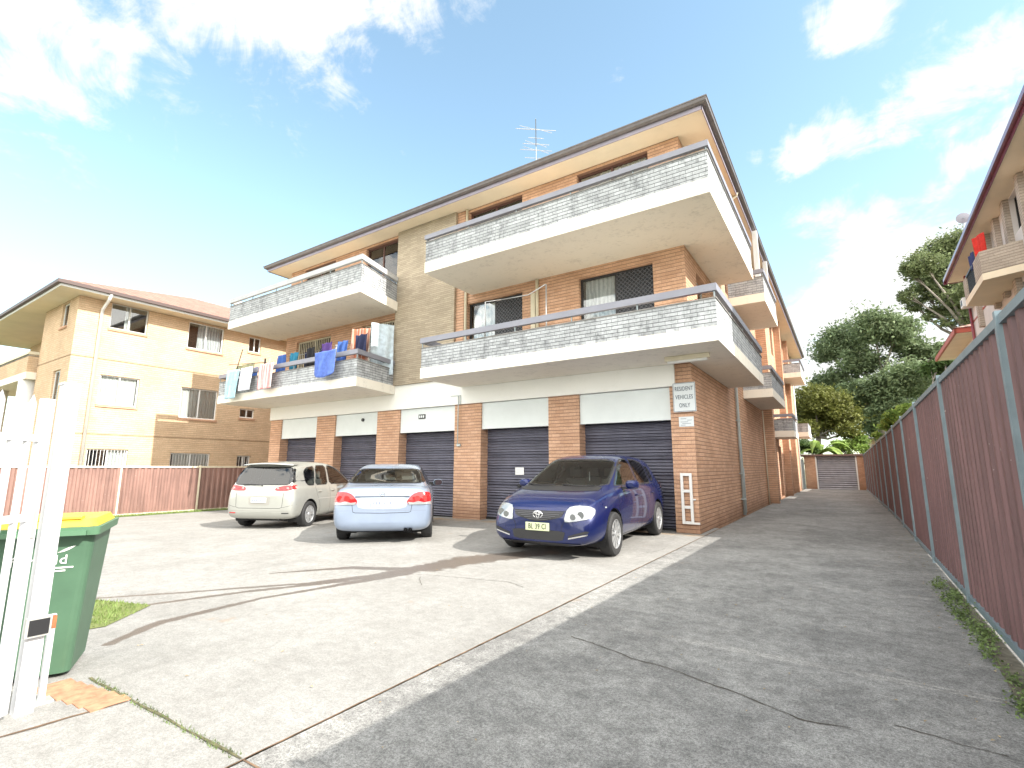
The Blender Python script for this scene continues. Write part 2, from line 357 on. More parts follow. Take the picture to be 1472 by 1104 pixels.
def screen_b(t,b):
    u,z,P=wall_uv(t)
    a=MA(t,'FRACT',MA(t,'MULTIPLY',MA(t,'ADD',u,z),9)); c=MA(t,'FRACT',MA(t,'MULTIPLY',MA(t,'SUBTRACT',u,z),9))
    k=MA(t,'MAXIMUM',MA(t,'LESS_THAN',a,.16),MA(t,'LESS_THAN',c,.16))
    setin(t,b.inputs['Base Color'],MX(t,k,(.015,.018,.026),(.075,.075,.085))); 
    setin(t,b.inputs['Alpha'],MA(t,'MAXIMUM',k,.72))
m_screen=mat('screen_mesh',(.05,.05,.06),.5,build=screen_b)
TXT={}
def text_mesh(s,size,depth=.002,space=1.0):
    c=bpy.data.curves.new('t','FONT'); c.body=s; c.size=size; c.extrude=depth; c.align_x='CENTER'; c.align_y='CENTER'; c.space_character=space; c.resolution_u=3; c.offset=size*.003; c.space_character=1.08
    o=bpy.data.objects.new('t',c); COL.objects.link(o); dg=bpy.context.evaluated_depsgraph_get(); dg.update()
    me=bpy.data.meshes.new_from_object(o.evaluated_get(dg)); bpy.data.objects.remove(o); bpy.data.curves.remove(c); me.materials.clear(); return me
def text(name,s,size,M,m,parent,sx=1,depth=.002,bold=0):
    me=text_mesh(s,size,depth); me.transform(M@Matrix.Scale(sx,4,(1,0,0)))
    if bold:
        bm=bmesh.new(); bm.from_mesh(me); bm.free()
    o=link(name,me,m,parent); return o
def gz(x,y): return -.0186*max(0,-x-6)-.006*max(0,y-20)
# ================================================================== MAIN APARTMENT BUILDING
OB=(-10.9,24.6,0)
YF=11.25; XS=-2.68; XL=-18.45; YB=41.0
bld=empty('apartment_building',OB,label='three storey orange brick apartment block with grey stone balconies above five roller doors',cat='building')
wb=MB(OB)
sliders=[(-5.38,-3.43,4.03,6.25),(-9.08,-7.13,4.03,6.25),(-5.38,-3.43,6.83,9.2),(-9.08,-7.13,6.83,9.2),(-17.55,-15.6,6.83,9.2),(-13.85,-12.2,6.83,9.2)]
gw=[(-17.75,-15.6,4.55,6.25),(-13.85,-12.2,4.03,6.3)]
wall_grid(wb,'y',YF,XL,XS,3.98,9.30,sliders+gw,.26,-1)
wb.box(XS-.36,XS,YF,YF+.5,0,3.98)      # corner pier brickwork up to the slab
# side wall with openings
side_h=[(19.2,21.2,6.85,9.1),(20.0,21.9,4.05,6.1),(33.0,34.6,6.85,9.1),(36.2,37.4,3.8,5.9),(27.6,29.0,0,2.45),(30.6,31.2,1.0,2.6),(33.6,34.9,0,2.4),(37.0,37.5,1.2,2.2),(23.3,24.0,7.6,8.9),(25.0,25.6,7.6,8.9),(28.2,29.2,7.2,8.9),(28.2,29.2,4.4,5.9),(31.0,31.5,4.6,5.9),(16.2,17.4,6.85,8.9),(12.3,13.6,4.9,6.2)]
wall_grid(wb,'x',XS,YF+.5,YB,-.5,9.30,side_h,.3,1)
wb.quad((XS,YF,3.98),(XS,YF+.5,3.98),(XS,YF+.5,9.30),(XS,YF,9.30))
wb.quad((XL,YF,-.5),(XL,YB,-.5),(XL,YB,9.30),(XL,YF,9.30)); wb.quad((XL,YB,-.5),(XS,YB,-.5),(XS,YB,9.30),(XL,YB,9.30))
# projecting brick fins on the side wall
wb.box(XS+.002,XS+.38,22.6,23.0,-.2,9.295); wb.box(XS+.002,XS+.30,30.0,30.35,-.2,9.295); wb.box(XS+.002,XS+.25,35.0,35.25,-.2,9.295)
wb.build('brick_wall',m_brick,bld)
dk=MB(OB)  # floors and inner dark
dk.box(XL+.3,XS-.4,YF+.34,YF+.36,3.99,9.4); dk.build('inner_partition',mat('room_dark',(.10,.09,.085),.9),None) if False else None
# piers
for a,b in ((-6.33,-5.45),(-9.5,-8.53),(-12.85,-11.8),(-16.1,-15.05),(-19.1,-18.37)):
    q=MB(OB); q.box(a,b,YF,YF+.75,-.4,3.2); q.build('brick_pier',m_brick,bld)
q=MB(OB); q.box(XS-.5,XS-.362,YF,YF+.75,-.1,3.2); q.build('brick_pier',m_brick,bld)
q=MB(OB); q.box(-19.1,XS-.363,YF-.06,YF+.34,3.203,3.978); q.build('concrete_beam',m_beam,bld)
q=MB(OB); q.box(-19.1,-18.4,YF+.75,YB-1,-.5,3.2); q.build('ground_floor_side_wall',m_brick,bld)
# roller doors, right to left
for i,(a,b) in enumerate(((-5.45,-3.18),(-8.53,-6.33),(-11.8,-9.5),(-15.05,-12.85),(-18.37,-16.1))):
    g=gz((a+b)/2,12)
    q=MB(OB); zt=2.5
    n=62; pts=[]
    for k in range(n+1):
        z=g-.05+(zt-g+.05)*k/n; ph=(z/.075)%1; pts.append((YF+.33+ (.0 if ph<.72 else .016),z))
    for k in range(n): q.quad((a-.02,pts[k][0],pts[k][1]),(b+.02,pts[k][0],pts[k][1]),(b+.02,pts[k+1][0],pts[k+1][1]),(a-.02,pts[k+1][0],pts[k+1][1]))
    d=q.build('garage_door',m_door,bld)
    q=MB(OB); q.box(a+.004,b-.004,YF+.05,YF+.09,2.47,3.19); q.box(a+.004,b-.004,YF+.04,YF+.10,2.45,2.468); q.build('lintel_panel',m_lintel,d)
    q=MB(OB); q.box(a-.02,b+.02,YF+.29,YF+.36,g-.02,g+.05); q.box((a+b)/2-.05,(a+b)/2+.05,YF+.29,YF+.325,.85,.93); q.build('bottom_rail',m_dark,d)
q=MB(OB); q.box(-18.4,XS-.4,YF+.55,YF+.6,-.3,3.2); q.build('garage_back_wall',m_black,bld)
# feature panel
q=MB(OB); q.box(-12.06,-9.5,YF-.14,YF+.2,3.985,9.3); q.build('feature_panel',m_tan,bld)
q=MB(OB); q.box(-9.498,-9.2,YF-.05,YF+.2,3.99,9.3); q.build('brick_return',m_brick,bld)
# windows
ccs=[[(.05,.5)],[(.05,.5)],[(.3,.95)],[(.4,.95)],[(.05,.5)],[(.1,.5)]]
for (a,b,z0,z1),cc in zip(sliders,ccs):
    up_=z0>5
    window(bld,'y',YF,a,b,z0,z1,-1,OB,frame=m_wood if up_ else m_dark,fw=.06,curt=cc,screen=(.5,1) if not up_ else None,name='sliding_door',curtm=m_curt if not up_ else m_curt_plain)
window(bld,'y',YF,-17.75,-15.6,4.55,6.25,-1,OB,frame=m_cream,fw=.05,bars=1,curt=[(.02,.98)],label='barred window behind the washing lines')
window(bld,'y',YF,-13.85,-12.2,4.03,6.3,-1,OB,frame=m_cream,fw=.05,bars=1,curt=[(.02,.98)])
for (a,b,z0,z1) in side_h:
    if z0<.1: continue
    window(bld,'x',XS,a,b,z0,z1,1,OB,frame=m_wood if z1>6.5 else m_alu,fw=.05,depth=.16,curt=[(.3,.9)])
q=MB(OB); q.box(XS-.9,XS-.85,27.5,29.1,-.2,2.5); q.box(XS-.9,XS-.85,33.5,35.0,-.2,2.5); q.build('entry_door',m_wood,bld)
# balconies: slab, parapet, handrail
def wallstrip(q,pl,th,z0,z1,closed=False):
    """mitred strip along an open polyline in plan; thickness to the left side of the direction"""
    P=[Vector((x,y)) for x,y in pl]; inn=[]
    for i,p in enumerate(P):
        ds=[]
        if i>0: ds.append((P[i]-P[i-1]).normalized())
        if i<len(P)-1: ds.append((P[i+1]-P[i]).normalized())
        ns=[Vector((-d.y,d.x)) for d in ds]; n=sum(ns,Vector((0,0))).normalized(); k=th/max(.3,n.dot(ns[0])); inn.append(p+n*k)
    for i in range(len(P)-1):
        a,b,c,d=P[i],P[i+1],inn[i+1],inn[i]
        q.quad((a.x,a.y,z0),(b.x,b.y,z0),(b.x,b.y,z1),(a.x,a.y,z1)); q.quad((d.x,d.y,z0),(c.x,c.y,z0),(c.x,c.y,z1),(d.x,d.y,z1))
        q.quad((a.x,a.y,z1),(b.x,b.y,z1),(c.x,c.y,z1),(d.x,d.y,z1)); q.quad((a.x,a.y,z0),(b.x,b.y,z0),(c.x,c.y,z0),(d.x,d.y,z0))
    for p,n in ((P[0],inn[0]),(P[-1],inn[-1])): q.quad((p.x,p.y,z0),(n.x,n.y,z0),(n.x,n.y,z1),(p.x,p.y,z1))
def off(pl,d):
    P=[Vector(p) for p in pl]; out=[]
    for i,p in enumerate(P):
        ds=[]
        if i>0: ds.append((P[i]-P[i-1]).normalized())
        if i<len(P)-1: ds.append((P[i+1]-P[i]).normalized())
        ns=[Vector((-x.y,x.x)) for x in ds]; n=sum(ns,Vector((0,0))).normalized(); out.append(tuple(p+n*d/max(.3,n.dot(ns[0]))))
    return out
def balcony(label,slab,edge,z0,z1,zp,zr0,zr1,rail=True,par_z=None,railcol=None,parent=bld,org=OB,mp=None,end_face=False):
    q=MB(org); q.prism(slab,z0,z1); s=q.build('balcony',m_render,parent,bev=.008); s['label']=label
    q=MB(org); wallstrip(q,off(edge,.012),.11,z1+.002,zp); q.build('parapet',mp or m_par,s)
    q=MB(org); wallstrip(q,off(edge,-.006),.145,zp+.002,zp+.028); q.build('parapet_cap',mat('dirty_cap',(.22,.21,.20),.8,var=.3),s)
    if rail:
        q=MB(org); wallstrip(q,off(edge,-.02),.09,zr0,zr1); q.build('handrail',railcol or m_rail,s,bev=.006)
        q=MB(org)
        e=off(edge,.03)
        for i in range(len(e)-1):
            a=Vector(e[i]);b=Vector(e[i+1]);L=(b-a).length;n=max(1,int(round(L/1.5)))
            for k in range(n+(1 if i==len(e)-2 else 0)):
                p=a.lerp(b,k/n); q.box(p.x-.012,p.x+.012,p.y-.012,p.y+.012,zp+.03,zr0+.01)
        q.build('rail_post',m_galv,s)
    return s
# edges run so that the inside is on the left of the direction of travel: left end -> front -> right side
e2R=[(-9.22,YF-.15),(-9.22,9.46),(-1.73,9.46),(-1.73,15.6),(XS+.01,15.6)]
s2R=[(-9.22,YF-.07),(-9.22,9.46),(-1.73,9.46),(-1.73,15.6),(XS+.003,15.6),(XS+.003,YF-.07)]
balcony('lower right corner balcony wrapping round the side',s2R,e2R,3.7,3.98,4.51,4.66,4.80)
e3R=[(-8.93,YF-.02),(-8.93,9.2),(-1.66,9.2),(-1.66,14.5),(XS+.01,14.5)]
s3R=[(-8.93,YF-.003),(-8.93,9.2),(-1.66,9.2),(-1.66,14.5),(XS+.003,14.5),(XS+.003,YF-.003)]
balcony('upper right corner balcony wrapping round the side',s3R,e3R,6.5,6.8,7.36,7.45,7.57)
e2L=[(-19.5,YF-.02),(-19.5,9.30),(-11.6,9.3),(-12.0,YF-.15)]
balcony('lower left balcony hung with washing',[(-19.5,YF-.07),(-19.5,9.30),(-11.6,9.3),(-12.0,YF-.07)],e2L,3.7,3.98,4.5,4.66,4.80)
e3L=[(-19.05,YF-.02),(-19.05,9.2),(-11.5,9.2),(-12.0,YF-.15)]
balcony('upper left balcony, empty',[(-19.05,YF-.003),(-19.05,9.2),(-11.5,9.2),(-12.0,YF-.003)],e3L,6.5,6.8,7.38,7.52,7.68,railcol=mat('pale_rail',(.45,.46,.47),.5,var=.08))
def side_bal(label,y0,y1,x1,z0,th=.28,ph=.52,rail=True):
    balcony(label,[(XS+.003,y0),(x1,y0),(x1,y1),(XS+.003,y1)],[(XS+.01,y0),(x1,y0),(x1,y1),(XS+.01,y1)],z0,z0+th,z0+th+ph,z0+th+ph+.13,z0+th+ph+.26,rail)
side_bal('small upper side balcony nearest the corner',16.65,20.1,-1.62,6.5)
side_bal('small lower side balcony nearest the corner',18.25,22.3,-1.78,3.7)
side_bal('lowest side balcony over the entry',26.0,28.4,-1.81,2.78)
side_bal('farthest upper side balcony',32.6,36.2,-1.66,6.55)
side_bal('farthest lower side balcony',36.0,39.0,-1.72,3.3,rail=False)
# white blade walls on side balconies
q=MB(OB); q.box(-1.95,-1.80,17.6,17.75,7.3,9.295); q.box(-2.0,-1.85,20.6,20.75,6.9,9.295); q.build('blade_post',m_white,bld)
# roof with eaves, soffit, gutter
RX0,RX1,RY0,RY1=-19.1,-1.98,10.6,41.8
q=MB(OB); q.box(RX0,RX1,RY0,RY1,9.305,9.345); q.build('soffit',m_soffit,bld)
q=MB(OB)
q.box(RX0-.02,RX1+.02,RY0-.025,RY0-.002,9.28,9.455);q.box(RX1+.002,RX1+.025,RY0-.025,RY1,9.28,9.455);q.box(RX0-.025,RX0-.002,RY0-.025,RY1,9.28,9.455); q.build('fascia',m_fascia,bld)
q=MB(OB)
def gut(q,a,b,n):
    a=Vector(a);b=Vector(b);n=Vector(n);prof=[(0,.0),(.05,-.0),(.10,.03),(.115,.09),(.13,.10),(.13,.125),(.115,.125),(.10,.11),(.0,.11)]
    z=9.378
    for i in range(len(prof)-1):
        (d0,h0),(d1,h1)=prof[i],prof[i+1]
        ea=(b-a).normalized()
        q.quad(a+n*d0-ea*d0+Vector((0,0,z+h0)),b+n*d0+ea*d0+Vector((0,0,z+h0)),b+n*d1+ea*d1+Vector((0,0,z+h1)),a+n*d1-ea*d1+Vector((0,0,z+h1)))
gx=.028
gut(q,(RX0-gx,RY0-gx,0),(RX1+gx,RY0-gx,0),(0,-1,0)); gut(q,(RX1+gx,RY0-gx,0),(RX1+gx,RY1,0),(1,0,0)); gut(q,(RX0-gx,RY1,0),(RX0-gx,RY0-gx,0),(-1,0,0))
q.build('gutter',m_gutter,bld)
def hip_roof(q,x0,x1,y0,y1,z,pitch):
    w=min(x1-x0,y1-y0)/2; hgt=w*math.tan(R(pitch))
    if (x1-x0)<(y1-y0): r0=((x0+x1)/2,y0+w,z+hgt); r1=((x0+x1)/2,y1-w,z+hgt); A,B,C,D=(x0,y0,z),(x1,y0,z),(x1,y1,z),(x0,y1,z); q.poly([A,B,r0]);q.poly([B,C,r1,r0]);q.poly([C,D,r1]);q.poly([D,A,r0,r1])
    else: r0=(x0+w,(y0+y1)/2,z+hgt); r1=(x1-w,(y0+y1)/2,z+hgt); A,B,C,D=(x0,y0,z),(x1,y0,z),(x1,y1,z),(x0,y1,z); q.poly([A,B,r1,r0]);q.poly([B,C,r1]);q.poly([C,D,r0,r1]);q.poly([D,A,r0])
    q.poly([A,B,C,D])
def tile_b(t,b,c=(.33,.18,.135)):
    P=N(t,'ShaderNodeNewGeometry').outputs['Position']; s=N(t,'ShaderNodeSeparateXYZ'); t.links.new(P,s.inputs[0])
    g=N(t,'ShaderNodeNewGeometry'); n=N(t,'ShaderNodeSeparateXYZ'); t.links.new(g.outputs['True Normal'],n.inputs[0])
    k=MA(t,'GREATER_THAN',MA(t,'ABSOLUTE',n.outputs[0]),MA(t,'ABSOLUTE',n.outputs[1]))
    u=MA(t,'ADD',MA(t,'MULTIPLY',s.outputs[0],MA(t,'SUBTRACT',1,k)),MA(t,'MULTIPLY',s.outputs[1],k))
    v=MA(t,'FRACT',MA(t,'DIVIDE',s.outputs[2],.125)); w=MA(t,'SINE',MA(t,'MULTIPLY',u,2*math.pi/.3))
    col=VM(t,'SCALE',c,s=MR(t,NZ(t,P,3,6,.7),.3,.7,.7,1.3)).outputs[0]
    col=MX(t,MR(t,v,.75,1.0,0,.6),col,(.10,.05,.035)); col=MX(t,MR(t,w,-.6,-1,0,.7),col,(.12,.06,.045))
    setin(t,b.inputs['Base Color'],col)
    bn=N(t,'ShaderNodeBump'); bn.inputs['Strength'].default_value=.7; bn.inputs['Distance'].default_value=.03; setin(t,bn.inputs['Height'],MA(t,'SUBTRACT',w,v)); setin(t,b.inputs['Normal'],bn.outputs[0])
m_tile=mat('terracotta_tile',(.36,.16,.10),.8,build=tile_b)
m_tile_d=mat('dark_tile',(.2,.12,.1),.8,build=lambda t,b:tile_b(t,b,(.20,.13,.11)))
q=MB(OB); hip_roof(q,RX0-.05,RX1+.05,RY0-.05,RY1,9.475,17); q.build('roof',m_tile_d,bld)
# downpipes and conduits
def pipe(pts,r,m=m_cream,name='downpipe',sq=False,parent=bld,org=OB):
    q=MB(org); q.tube(pts,r,8 if not sq else 4); return q.build(name,m,parent,smooth=not sq)
m_pipe=mat('pale_pipe',(.45,.50,.50),.5,var=.1,vs=4)
pipe([(XS+.07,16.45,.0),(XS+.07,16.45,3.7),(XS+.07,16.45,6.45)],.045,m_pipe)
pipe([(XS+.06,16.75,.05),(XS+.06,16.75,1.35),(XS+.03,16.75,1.45)],.03,m_pipe,'drain_pipe')
q=MB(OB)
for z in (.45,1.2,2.8): q.box(XS+.003,XS+.13,16.36,16.54,z,z+.03)
q.build('pipe_clip',m_pipe,bld)
pipe([(XS+.05,22.45,-.03),(XS+.05,22.45,3.68)],.025,m_cream)
pipe([(RX1+.05,14.9,9.5),(RX1+.0,14.9,9.3),(XS+.07,14.9,9.0),(XS+.07,14.9,4.0)],.05,m_cream)
pipe([(RX1+.05,21.3,9.5),(RX1+.0,21.3,9.3),(XS+.07,21.3,9.0),(XS+.07,21.3,8.6)],.05,m_white)
pipe([(XS+.05,40.5,-.1),(XS+.05,40.5,9.28)],.05,m_white)
pipe([(-9.12,YF-.06,4.0),(-9.12,YF-.06,9.3)],.04,m_cream)
pipe([(-6.62,YF-.05,5.0),(-6.62,YF-.05,6.48)],.045,m_cream)
boxpart('pipe_box',m_cream,bld,-6.80,-6.67,YF-.10,YF-.003,4.0,6.1,org=OB)
pipe([(-9.3,YF-.09,2.05),(-9.3,YF-.09,3.45)],.014,m_pipe,'conduit')
boxpart('conduit_end_box',m_pipe,bld,-9.36,-9.24,YF-.06,YF-.003,1.98,2.05,org=OB)
pipe([(-10.0,YF-.075,3.9),(-10.0,YF-.075,3.25)],.012,m_pipe,'conduit') if False else None
q=MB(OB); q.box(-9.62,-9.22,YF-.078,YF-.062,3.45,3.47);q.box(-9.24,-9.22,YF-.078,YF-.062,3.2,3.45); q.build('conduit',m_pipe,bld)
# fluorescent batten light under the balcony
q=MB(OB); q.box(-3.0,-2.1,10.35,10.47,3.60,3.697); l=q.build('batten_light',m_cream,bld,bev=.01)
q=MB(OB); q.tube([(-2.95,10.41,3.585),(-2.15,10.41,3.585)],.035); q.build('light_tube',m_white,l,smooth=True)
# gas/meter box and plumbing on side wall
q=MB(OB); q.box(XS+.003,XS+.12,24.3,24.6,2.0,2.7); q.build('meter_box',m_dark,bld)
# vents on garage lintels
q=MB(OB); q.box(-11.0,-10.72,YF+.03,YF+.049,2.86,3.0); s=q.build('number_plate_panel',m_dark,bld)
text('number_lettering','125',.11,Matrix.Translation(Vector((-10.86,YF+.028,2.93))-Vector(OB))@Matrix.Rotation(R(90),4,'X'),m_white,s,1.2) if False else None
q=MB(OB)
for k in range(3): q.box(-10.97+.08*k,-10.92+.08*k,YF+.026,YF+.0298,2.89,2.97)
q.build('number_marks',m_lintel,s)
q=MB(OB); q.tube([(-13.6,YF+.05,2.96),(-13.6,YF+.0,2.96)],.055,14); q.build('round_lamp',m_dark,bld,smooth=False)
# ================================================================== small things on the facade
def sign_board(name,x0,x1,z0,z1,y,m,**k):
    o=Vector(((x0+x1)/2,y,z0)); root=empty(name,o,**k)
    q=MB(o); q.box(x0,x1,y-.006,y+.006,z0,z1); q.build('board',m,root,bev=.002); return root,o
m_sign=mat('sign_white',(.66,.70,.72),.4,var=.03); m_ink=mat('sign_ink',(.05,.08,.12),.5)
s,o=sign_board('sign',-3.08,-2.59,2.60,3.25,YF-.10,m_sign,label='white sign reading RESIDENT VEHICLES ONLY on the corner pier',cat='sign')
FR=Matrix.Rotation(R(90),4,'X')
for i,wd in enumerate(('RESIDENT','VEHICLES','ONLY')):
    text('lettering',wd,.135,Matrix.Translation((0,-.009,.51-.185*i))@FR,m_ink,s,.62,depth=.0015)
q=MB(o)
for b in ((-3.07,-2.60,3.232,3.24),(-3.07,-2.60,2.61,2.618),(-3.07,-3.062,2.618,3.232),(-2.608,-2.60,2.618,3.232)): q.box(b[0],b[1],YF-.1085,YF-.1062,b[2],b[3])
q.build('border',m_ink,s)
q=MB(o); q.box(-3.0,-2.97,YF-.093,YF-.003,2.7,3.1); q.build('mounting_bracket',m_galv,s)
s,o=sign_board('notice',-3.0,-2.68,2.28,2.50,YF-.012,m_sign,label='small white notice plate just below the resident vehicles sign',cat='notice')
for i,(wd,sz) in enumerate((('TOW AWAY ZONE',.035),('UNAUTHORISED VEHICLES',.022),('WILL BE REMOVED',.022))) if False else ():
    pass
q=MB(o)
for k,(a,b) in enumerate(((-2.96,-2.84),(-2.82,-2.72),(-2.96,-2.80),(-2.93,-2.74),(-2.96,-2.86))): q.box(a,b,YF-.0205,YF-.0182,2.46-.035*k-.010,2.46-.035*k)
q.build('printed_lines',mat('grey_ink',(.2,.24,.28),.6),s)
s,o=sign_board('paper_notice',-7.56,-7.28,1.18,1.38,YF+.31,m_white,label='white paper notice taped to the second roller door from the right',cat='notice')
q=MB(o)
for k in range(3): q.box(-7.52,-7.32,YF+.3015,YF+.3038,1.33-.045*k-.006,1.33-.045*k)
q.build('printed_lines',mat('pale_ink',(.4,.42,.46),.6),s)
# white ladder-like bracket standing on the corner pier
o=Vector((-2.87,YF-.05,.17)); fr=empty('metal_bracket',o,label='white metal ladder shaped bracket fixed low on the corner pier',cat='bracket')
q=MB(o)
x0,x1=-3.02,-2.78
for b in ((x0,x0+.055,.2,1.27),(x1-.055,x1,.2,1.27),(x0+.055,x1-.055,1.21,1.27),(x0+.055,x1-.055,.2,.255),(x0+.055,x1-.055,.52,.58),(x0+.055,x1-.055,.86,.92)): q.box(b[0],b[1],YF-.085,YF-.04,b[2],b[3])
q.box(x1,x1+.12,YF-.08,YF-.045,.2,.24); q.box(x1,x1+.06,YF-.08,YF-.045,.7,.73); q.build('frame',m_white,fr,bev=.004)
q=MB(o)
for z in (.4,.75,1.1): q.box(x0+.01,x0+.04,YF-.04,YF-.003,z,z+.03); q.box(x1-.04,x1-.01,YF-.04,YF-.003,z,z+.03)
q.build('bolt',m_galv,fr)
# TV antenna
o=Vector((-8.40,14.2,10.8)); an=empty('tv_antenna',o,label='silver TV antenna on a thin mast above the roof gutter',cat='antenna')
q=MB(o); q.tube([(o.x,o.y,10.9),(o.x,o.y,13.0)],.02,6); q.build('mast',m_galv,an,smooth=True)
bd=Vector((.5,-.86,0)).normalized(); bp=Vector((-.35,.55,0)).normalized()
q=MB(o); q.tube([Vector((o.x,o.y,12.85))-bd*.5-Vector((0,0,.1)),Vector((o.x,o.y,12.85))+bd*.9+Vector((0,0,.55))],.016,6); q.build('boom',m_galv,an)
q=MB(o)
for t,l in ((.05,.55),(.25,.75),(.4,.62),(.55,.35),(.75,.92)):
    c=Vector((o.x,o.y,12.68))+bd*(-.5+1.4*t)+Vector((0,0,.07+.65*t)); ax=Vector((.83,.55,-.06)).normalized()*.78
    q.tube([c-ax*l,c+ax*l],.012,5)
    if l>.6: q.tube([c-ax*l*.8+Vector((0,0,.12)),c-ax*.1+Vector((0,0,.02)),c+ax*.1+Vector((0,0,.02)),c+ax*l*.8+Vector((0,0,-.1))],.01,5)
q.build('elements',m_alloy,an)
# washing line frame on the lower right balcony
o=Vector((-6.5,9.9,4.0)); af=empty('clothes_airer',o,label='grey folding clothes airer arms above the lower right balcony rail',cat='clothes airer')
q=MB(o); q.tube([(-7.3,9.75,4.0),(-7.3,9.75,5.55),(-6.9,9.9,5.58)],.018); q.tube([(-5.6,9.9,4.0),(-5.6,9.9,5.72)],.018); q.tube([(-6.9,9.9,5.58),(-6.1,9.9,5.55),(-5.62,9.9,5.72)],.012); q.build('frame',m_alloy,af,smooth=True)
# flower pots on right corner
def leafy(name,c,r,n,m,parent,size=.05,seed=1,org=None):
    rnd=random.Random(seed); q=MB(org or c)
    for i in range(n):
        v=Vector((rnd.gauss(0,1),rnd.gauss(0,1),rnd.gauss(0,1))); v=v.normalized()*(rnd.random()**.4); p=Vector(c)+Vector((v.x*r[0],v.y*r[1],v.z*r[2]))
        a=Vector((rnd.uniform(-1,1),rnd.uniform(-1,1),rnd.uniform(-.6,.6))).normalized()*size; b=a.cross(Vector((rnd.uniform(-1,1),rnd.uniform(-1,1),1)).normalized()).normalized()*size*.5
        q.quad(p-a,p-b,p+a,p+b)
    return q.build(name,m,parent)
o=Vector((-2.05,10.0,3.98)); pl=empty('potted_plant',o,label='red flowering plant in a trough behind the balcony corner rail',cat='plant')
q=MB(o); q.box(-2.5,-1.88,9.62,9.85,3.99,4.40); q.build('trough',mat('terracotta_pot',(.35,.13,.07),.8),pl,bev=.01)
leafy('foliage',(-2.2,9.74,4.5),(.36,.13,.13),260,mat('red_flower',(.50,.07,.05),.7,var=.4,vs=20),pl,.04,org=o)
# ================================================================== LEFT NEIGHBOUR
LB=(-31,16,-.4); nb=empty('apartment_building',LB,label='yellow brick apartment block with a terracotta hip roof beyond the low fence on the left',cat='building')
WX=-24.5; S_=24.5/22
def sy(y): return y*S_
def sz(z): return 1.4+(z-1.4)*S_
CY=6.15; EZ=8.02
wins=[]
for (a,b,z0,z1) in ((6.47,7.66,6.38,7.34),(9.1,10.5,6.17,7.28),(11.61,12.16,6.5,7.2),(6.42,7.63,3.56,4.64),(9.08,10.5,3.30,4.54),(11.48,12.13,3.50,3.90),(6.33,7.55,1.05,1.98),(8.95,10.43,.9,1.90),(11.54,12.13,1.1,1.85)):
    wins.append((sy(a),sy(b),sz(z0),sz(z1)))
w=MB(LB); wall_grid(w,'x',WX,CY,27,-.6,EZ,wins,.14,1)
fw_=[(-26.35,-25.55,6.95,7.95),(-26.3,-25.45,3.7,5.15)]
wall_grid(w,'y',CY,-28.6,WX,-.6,EZ,fw_,.14,-1)
w.quad((-28.6,CY,-.6),(-28.6,CY+1.6,-.6),(-28.6,CY+1.6,EZ),(-28.6,CY,EZ))
wall_grid(w,'y',CY+1.6,-38,-28.6,-.6,EZ,[(-33.5,-31.2,6.2,7.8),(-33.5,-31.2,3.1,4.9)],.14,-1)
w.quad((-38,CY+1.6,-.6),(-38,27,-.6),(-38,27,EZ),(-38,CY+1.6,EZ)); w.quad((-38,27,-.6),(WX,27,-.6),(WX,27,EZ),(-38,27,EZ))
w.build('brick_wall',m_brick_y,nb)
w=MB(LB)
for z in (2.62,5.62): w.box(WX+.002,WX+.012,CY,27,z,z+.02); w.box(-28.6,WX,CY-.012,CY-.002,z,z+.02)
w.build('expansion_joint',mat('joint_line',(.20,.13,.07),.8),nb)
for i,(a,b,z0,z1) in enumerate(wins):
    big=(b-a)>1
    window(nb,'x',WX,a,b,z0,z1,1,LB,frame=m_white if i!=0 else m_alu,fw=.05,depth=.07,bars=1 if i>5 else 0,sill=m_brick,
      curt={0:[(.42,.58)],1:[(.3,.97)],3:[(.03,.97)],4:[(.03,.97)],6:[(.5,.97)],7:[(.1,.97)]}.get(i),curtm=m_curt if i==1 else m_curt_plain)
for (a,b,z0,z1) in fw_: window(nb,'y',CY,a,b,z0,z1,-1,LB,frame=m_white,fw=.05,depth=.07,mull=(),sill=m_brick,curt=[(.1,.9)])
for (a,b,z0,z1) in ((-33.5,-31.2,6.2,7.8),(-33.5,-31.2,3.1,4.9)): window(nb,'y',CY+1.6,a,b,z0,z1,-1,LB,frame=m_alu,fw=.05)
balcony('balcony over the white column',[(-37,CY+1.59),(-37,CY-.3),(-28.75,CY-.3),(-28.61,CY+1.59)],[(-37,CY+1.58),(-37,CY-.3),(-28.8,CY-.3),(-28.62,CY+1.5)],5.05,5.35,6.05,6.13,6.25,railcol=m_cream,parent=nb,org=LB,mp=m_brick_y)
for x in (-29.4,-34.5):
    w=MB(LB); w.tube([(x,CY-.0,-.5),(x,CY-.0,5.045)],.36,24); w.build('round_column',m_white,nb,smooth=True)
ex=.75
w=MB(LB); w.box(-38-ex,WX+ex,CY-ex,27.5,EZ+.003,EZ+.05); w.build('soffit',m_soffit,nb)
w=MB(LB); w.box(-38-ex,WX+ex+.03,CY-ex-.03,CY-ex-.003,EZ,EZ+.19); w.box(WX+ex+.003,WX+ex+.03,CY-ex-.002,27.5,EZ,EZ+.19); w.build('fascia',m_white,nb)
w=MB(LB); w.box(-38-ex,WX+ex+.15,CY-ex-.15,CY-ex-.032,EZ+.09,EZ+.22); w.box(WX+ex+.032,WX+ex+.15,CY-ex-.031,27.5,EZ+.09,EZ+.22); w.build('gutter',mat('brown_gutter',(.08,.05,.045),.5),nb)
w=MB(LB); hip_roof(w,-38-ex-.1,WX+ex+.1,CY-ex-.1,27.6,EZ+.23,21); w.build('roof',m_tile,nb)
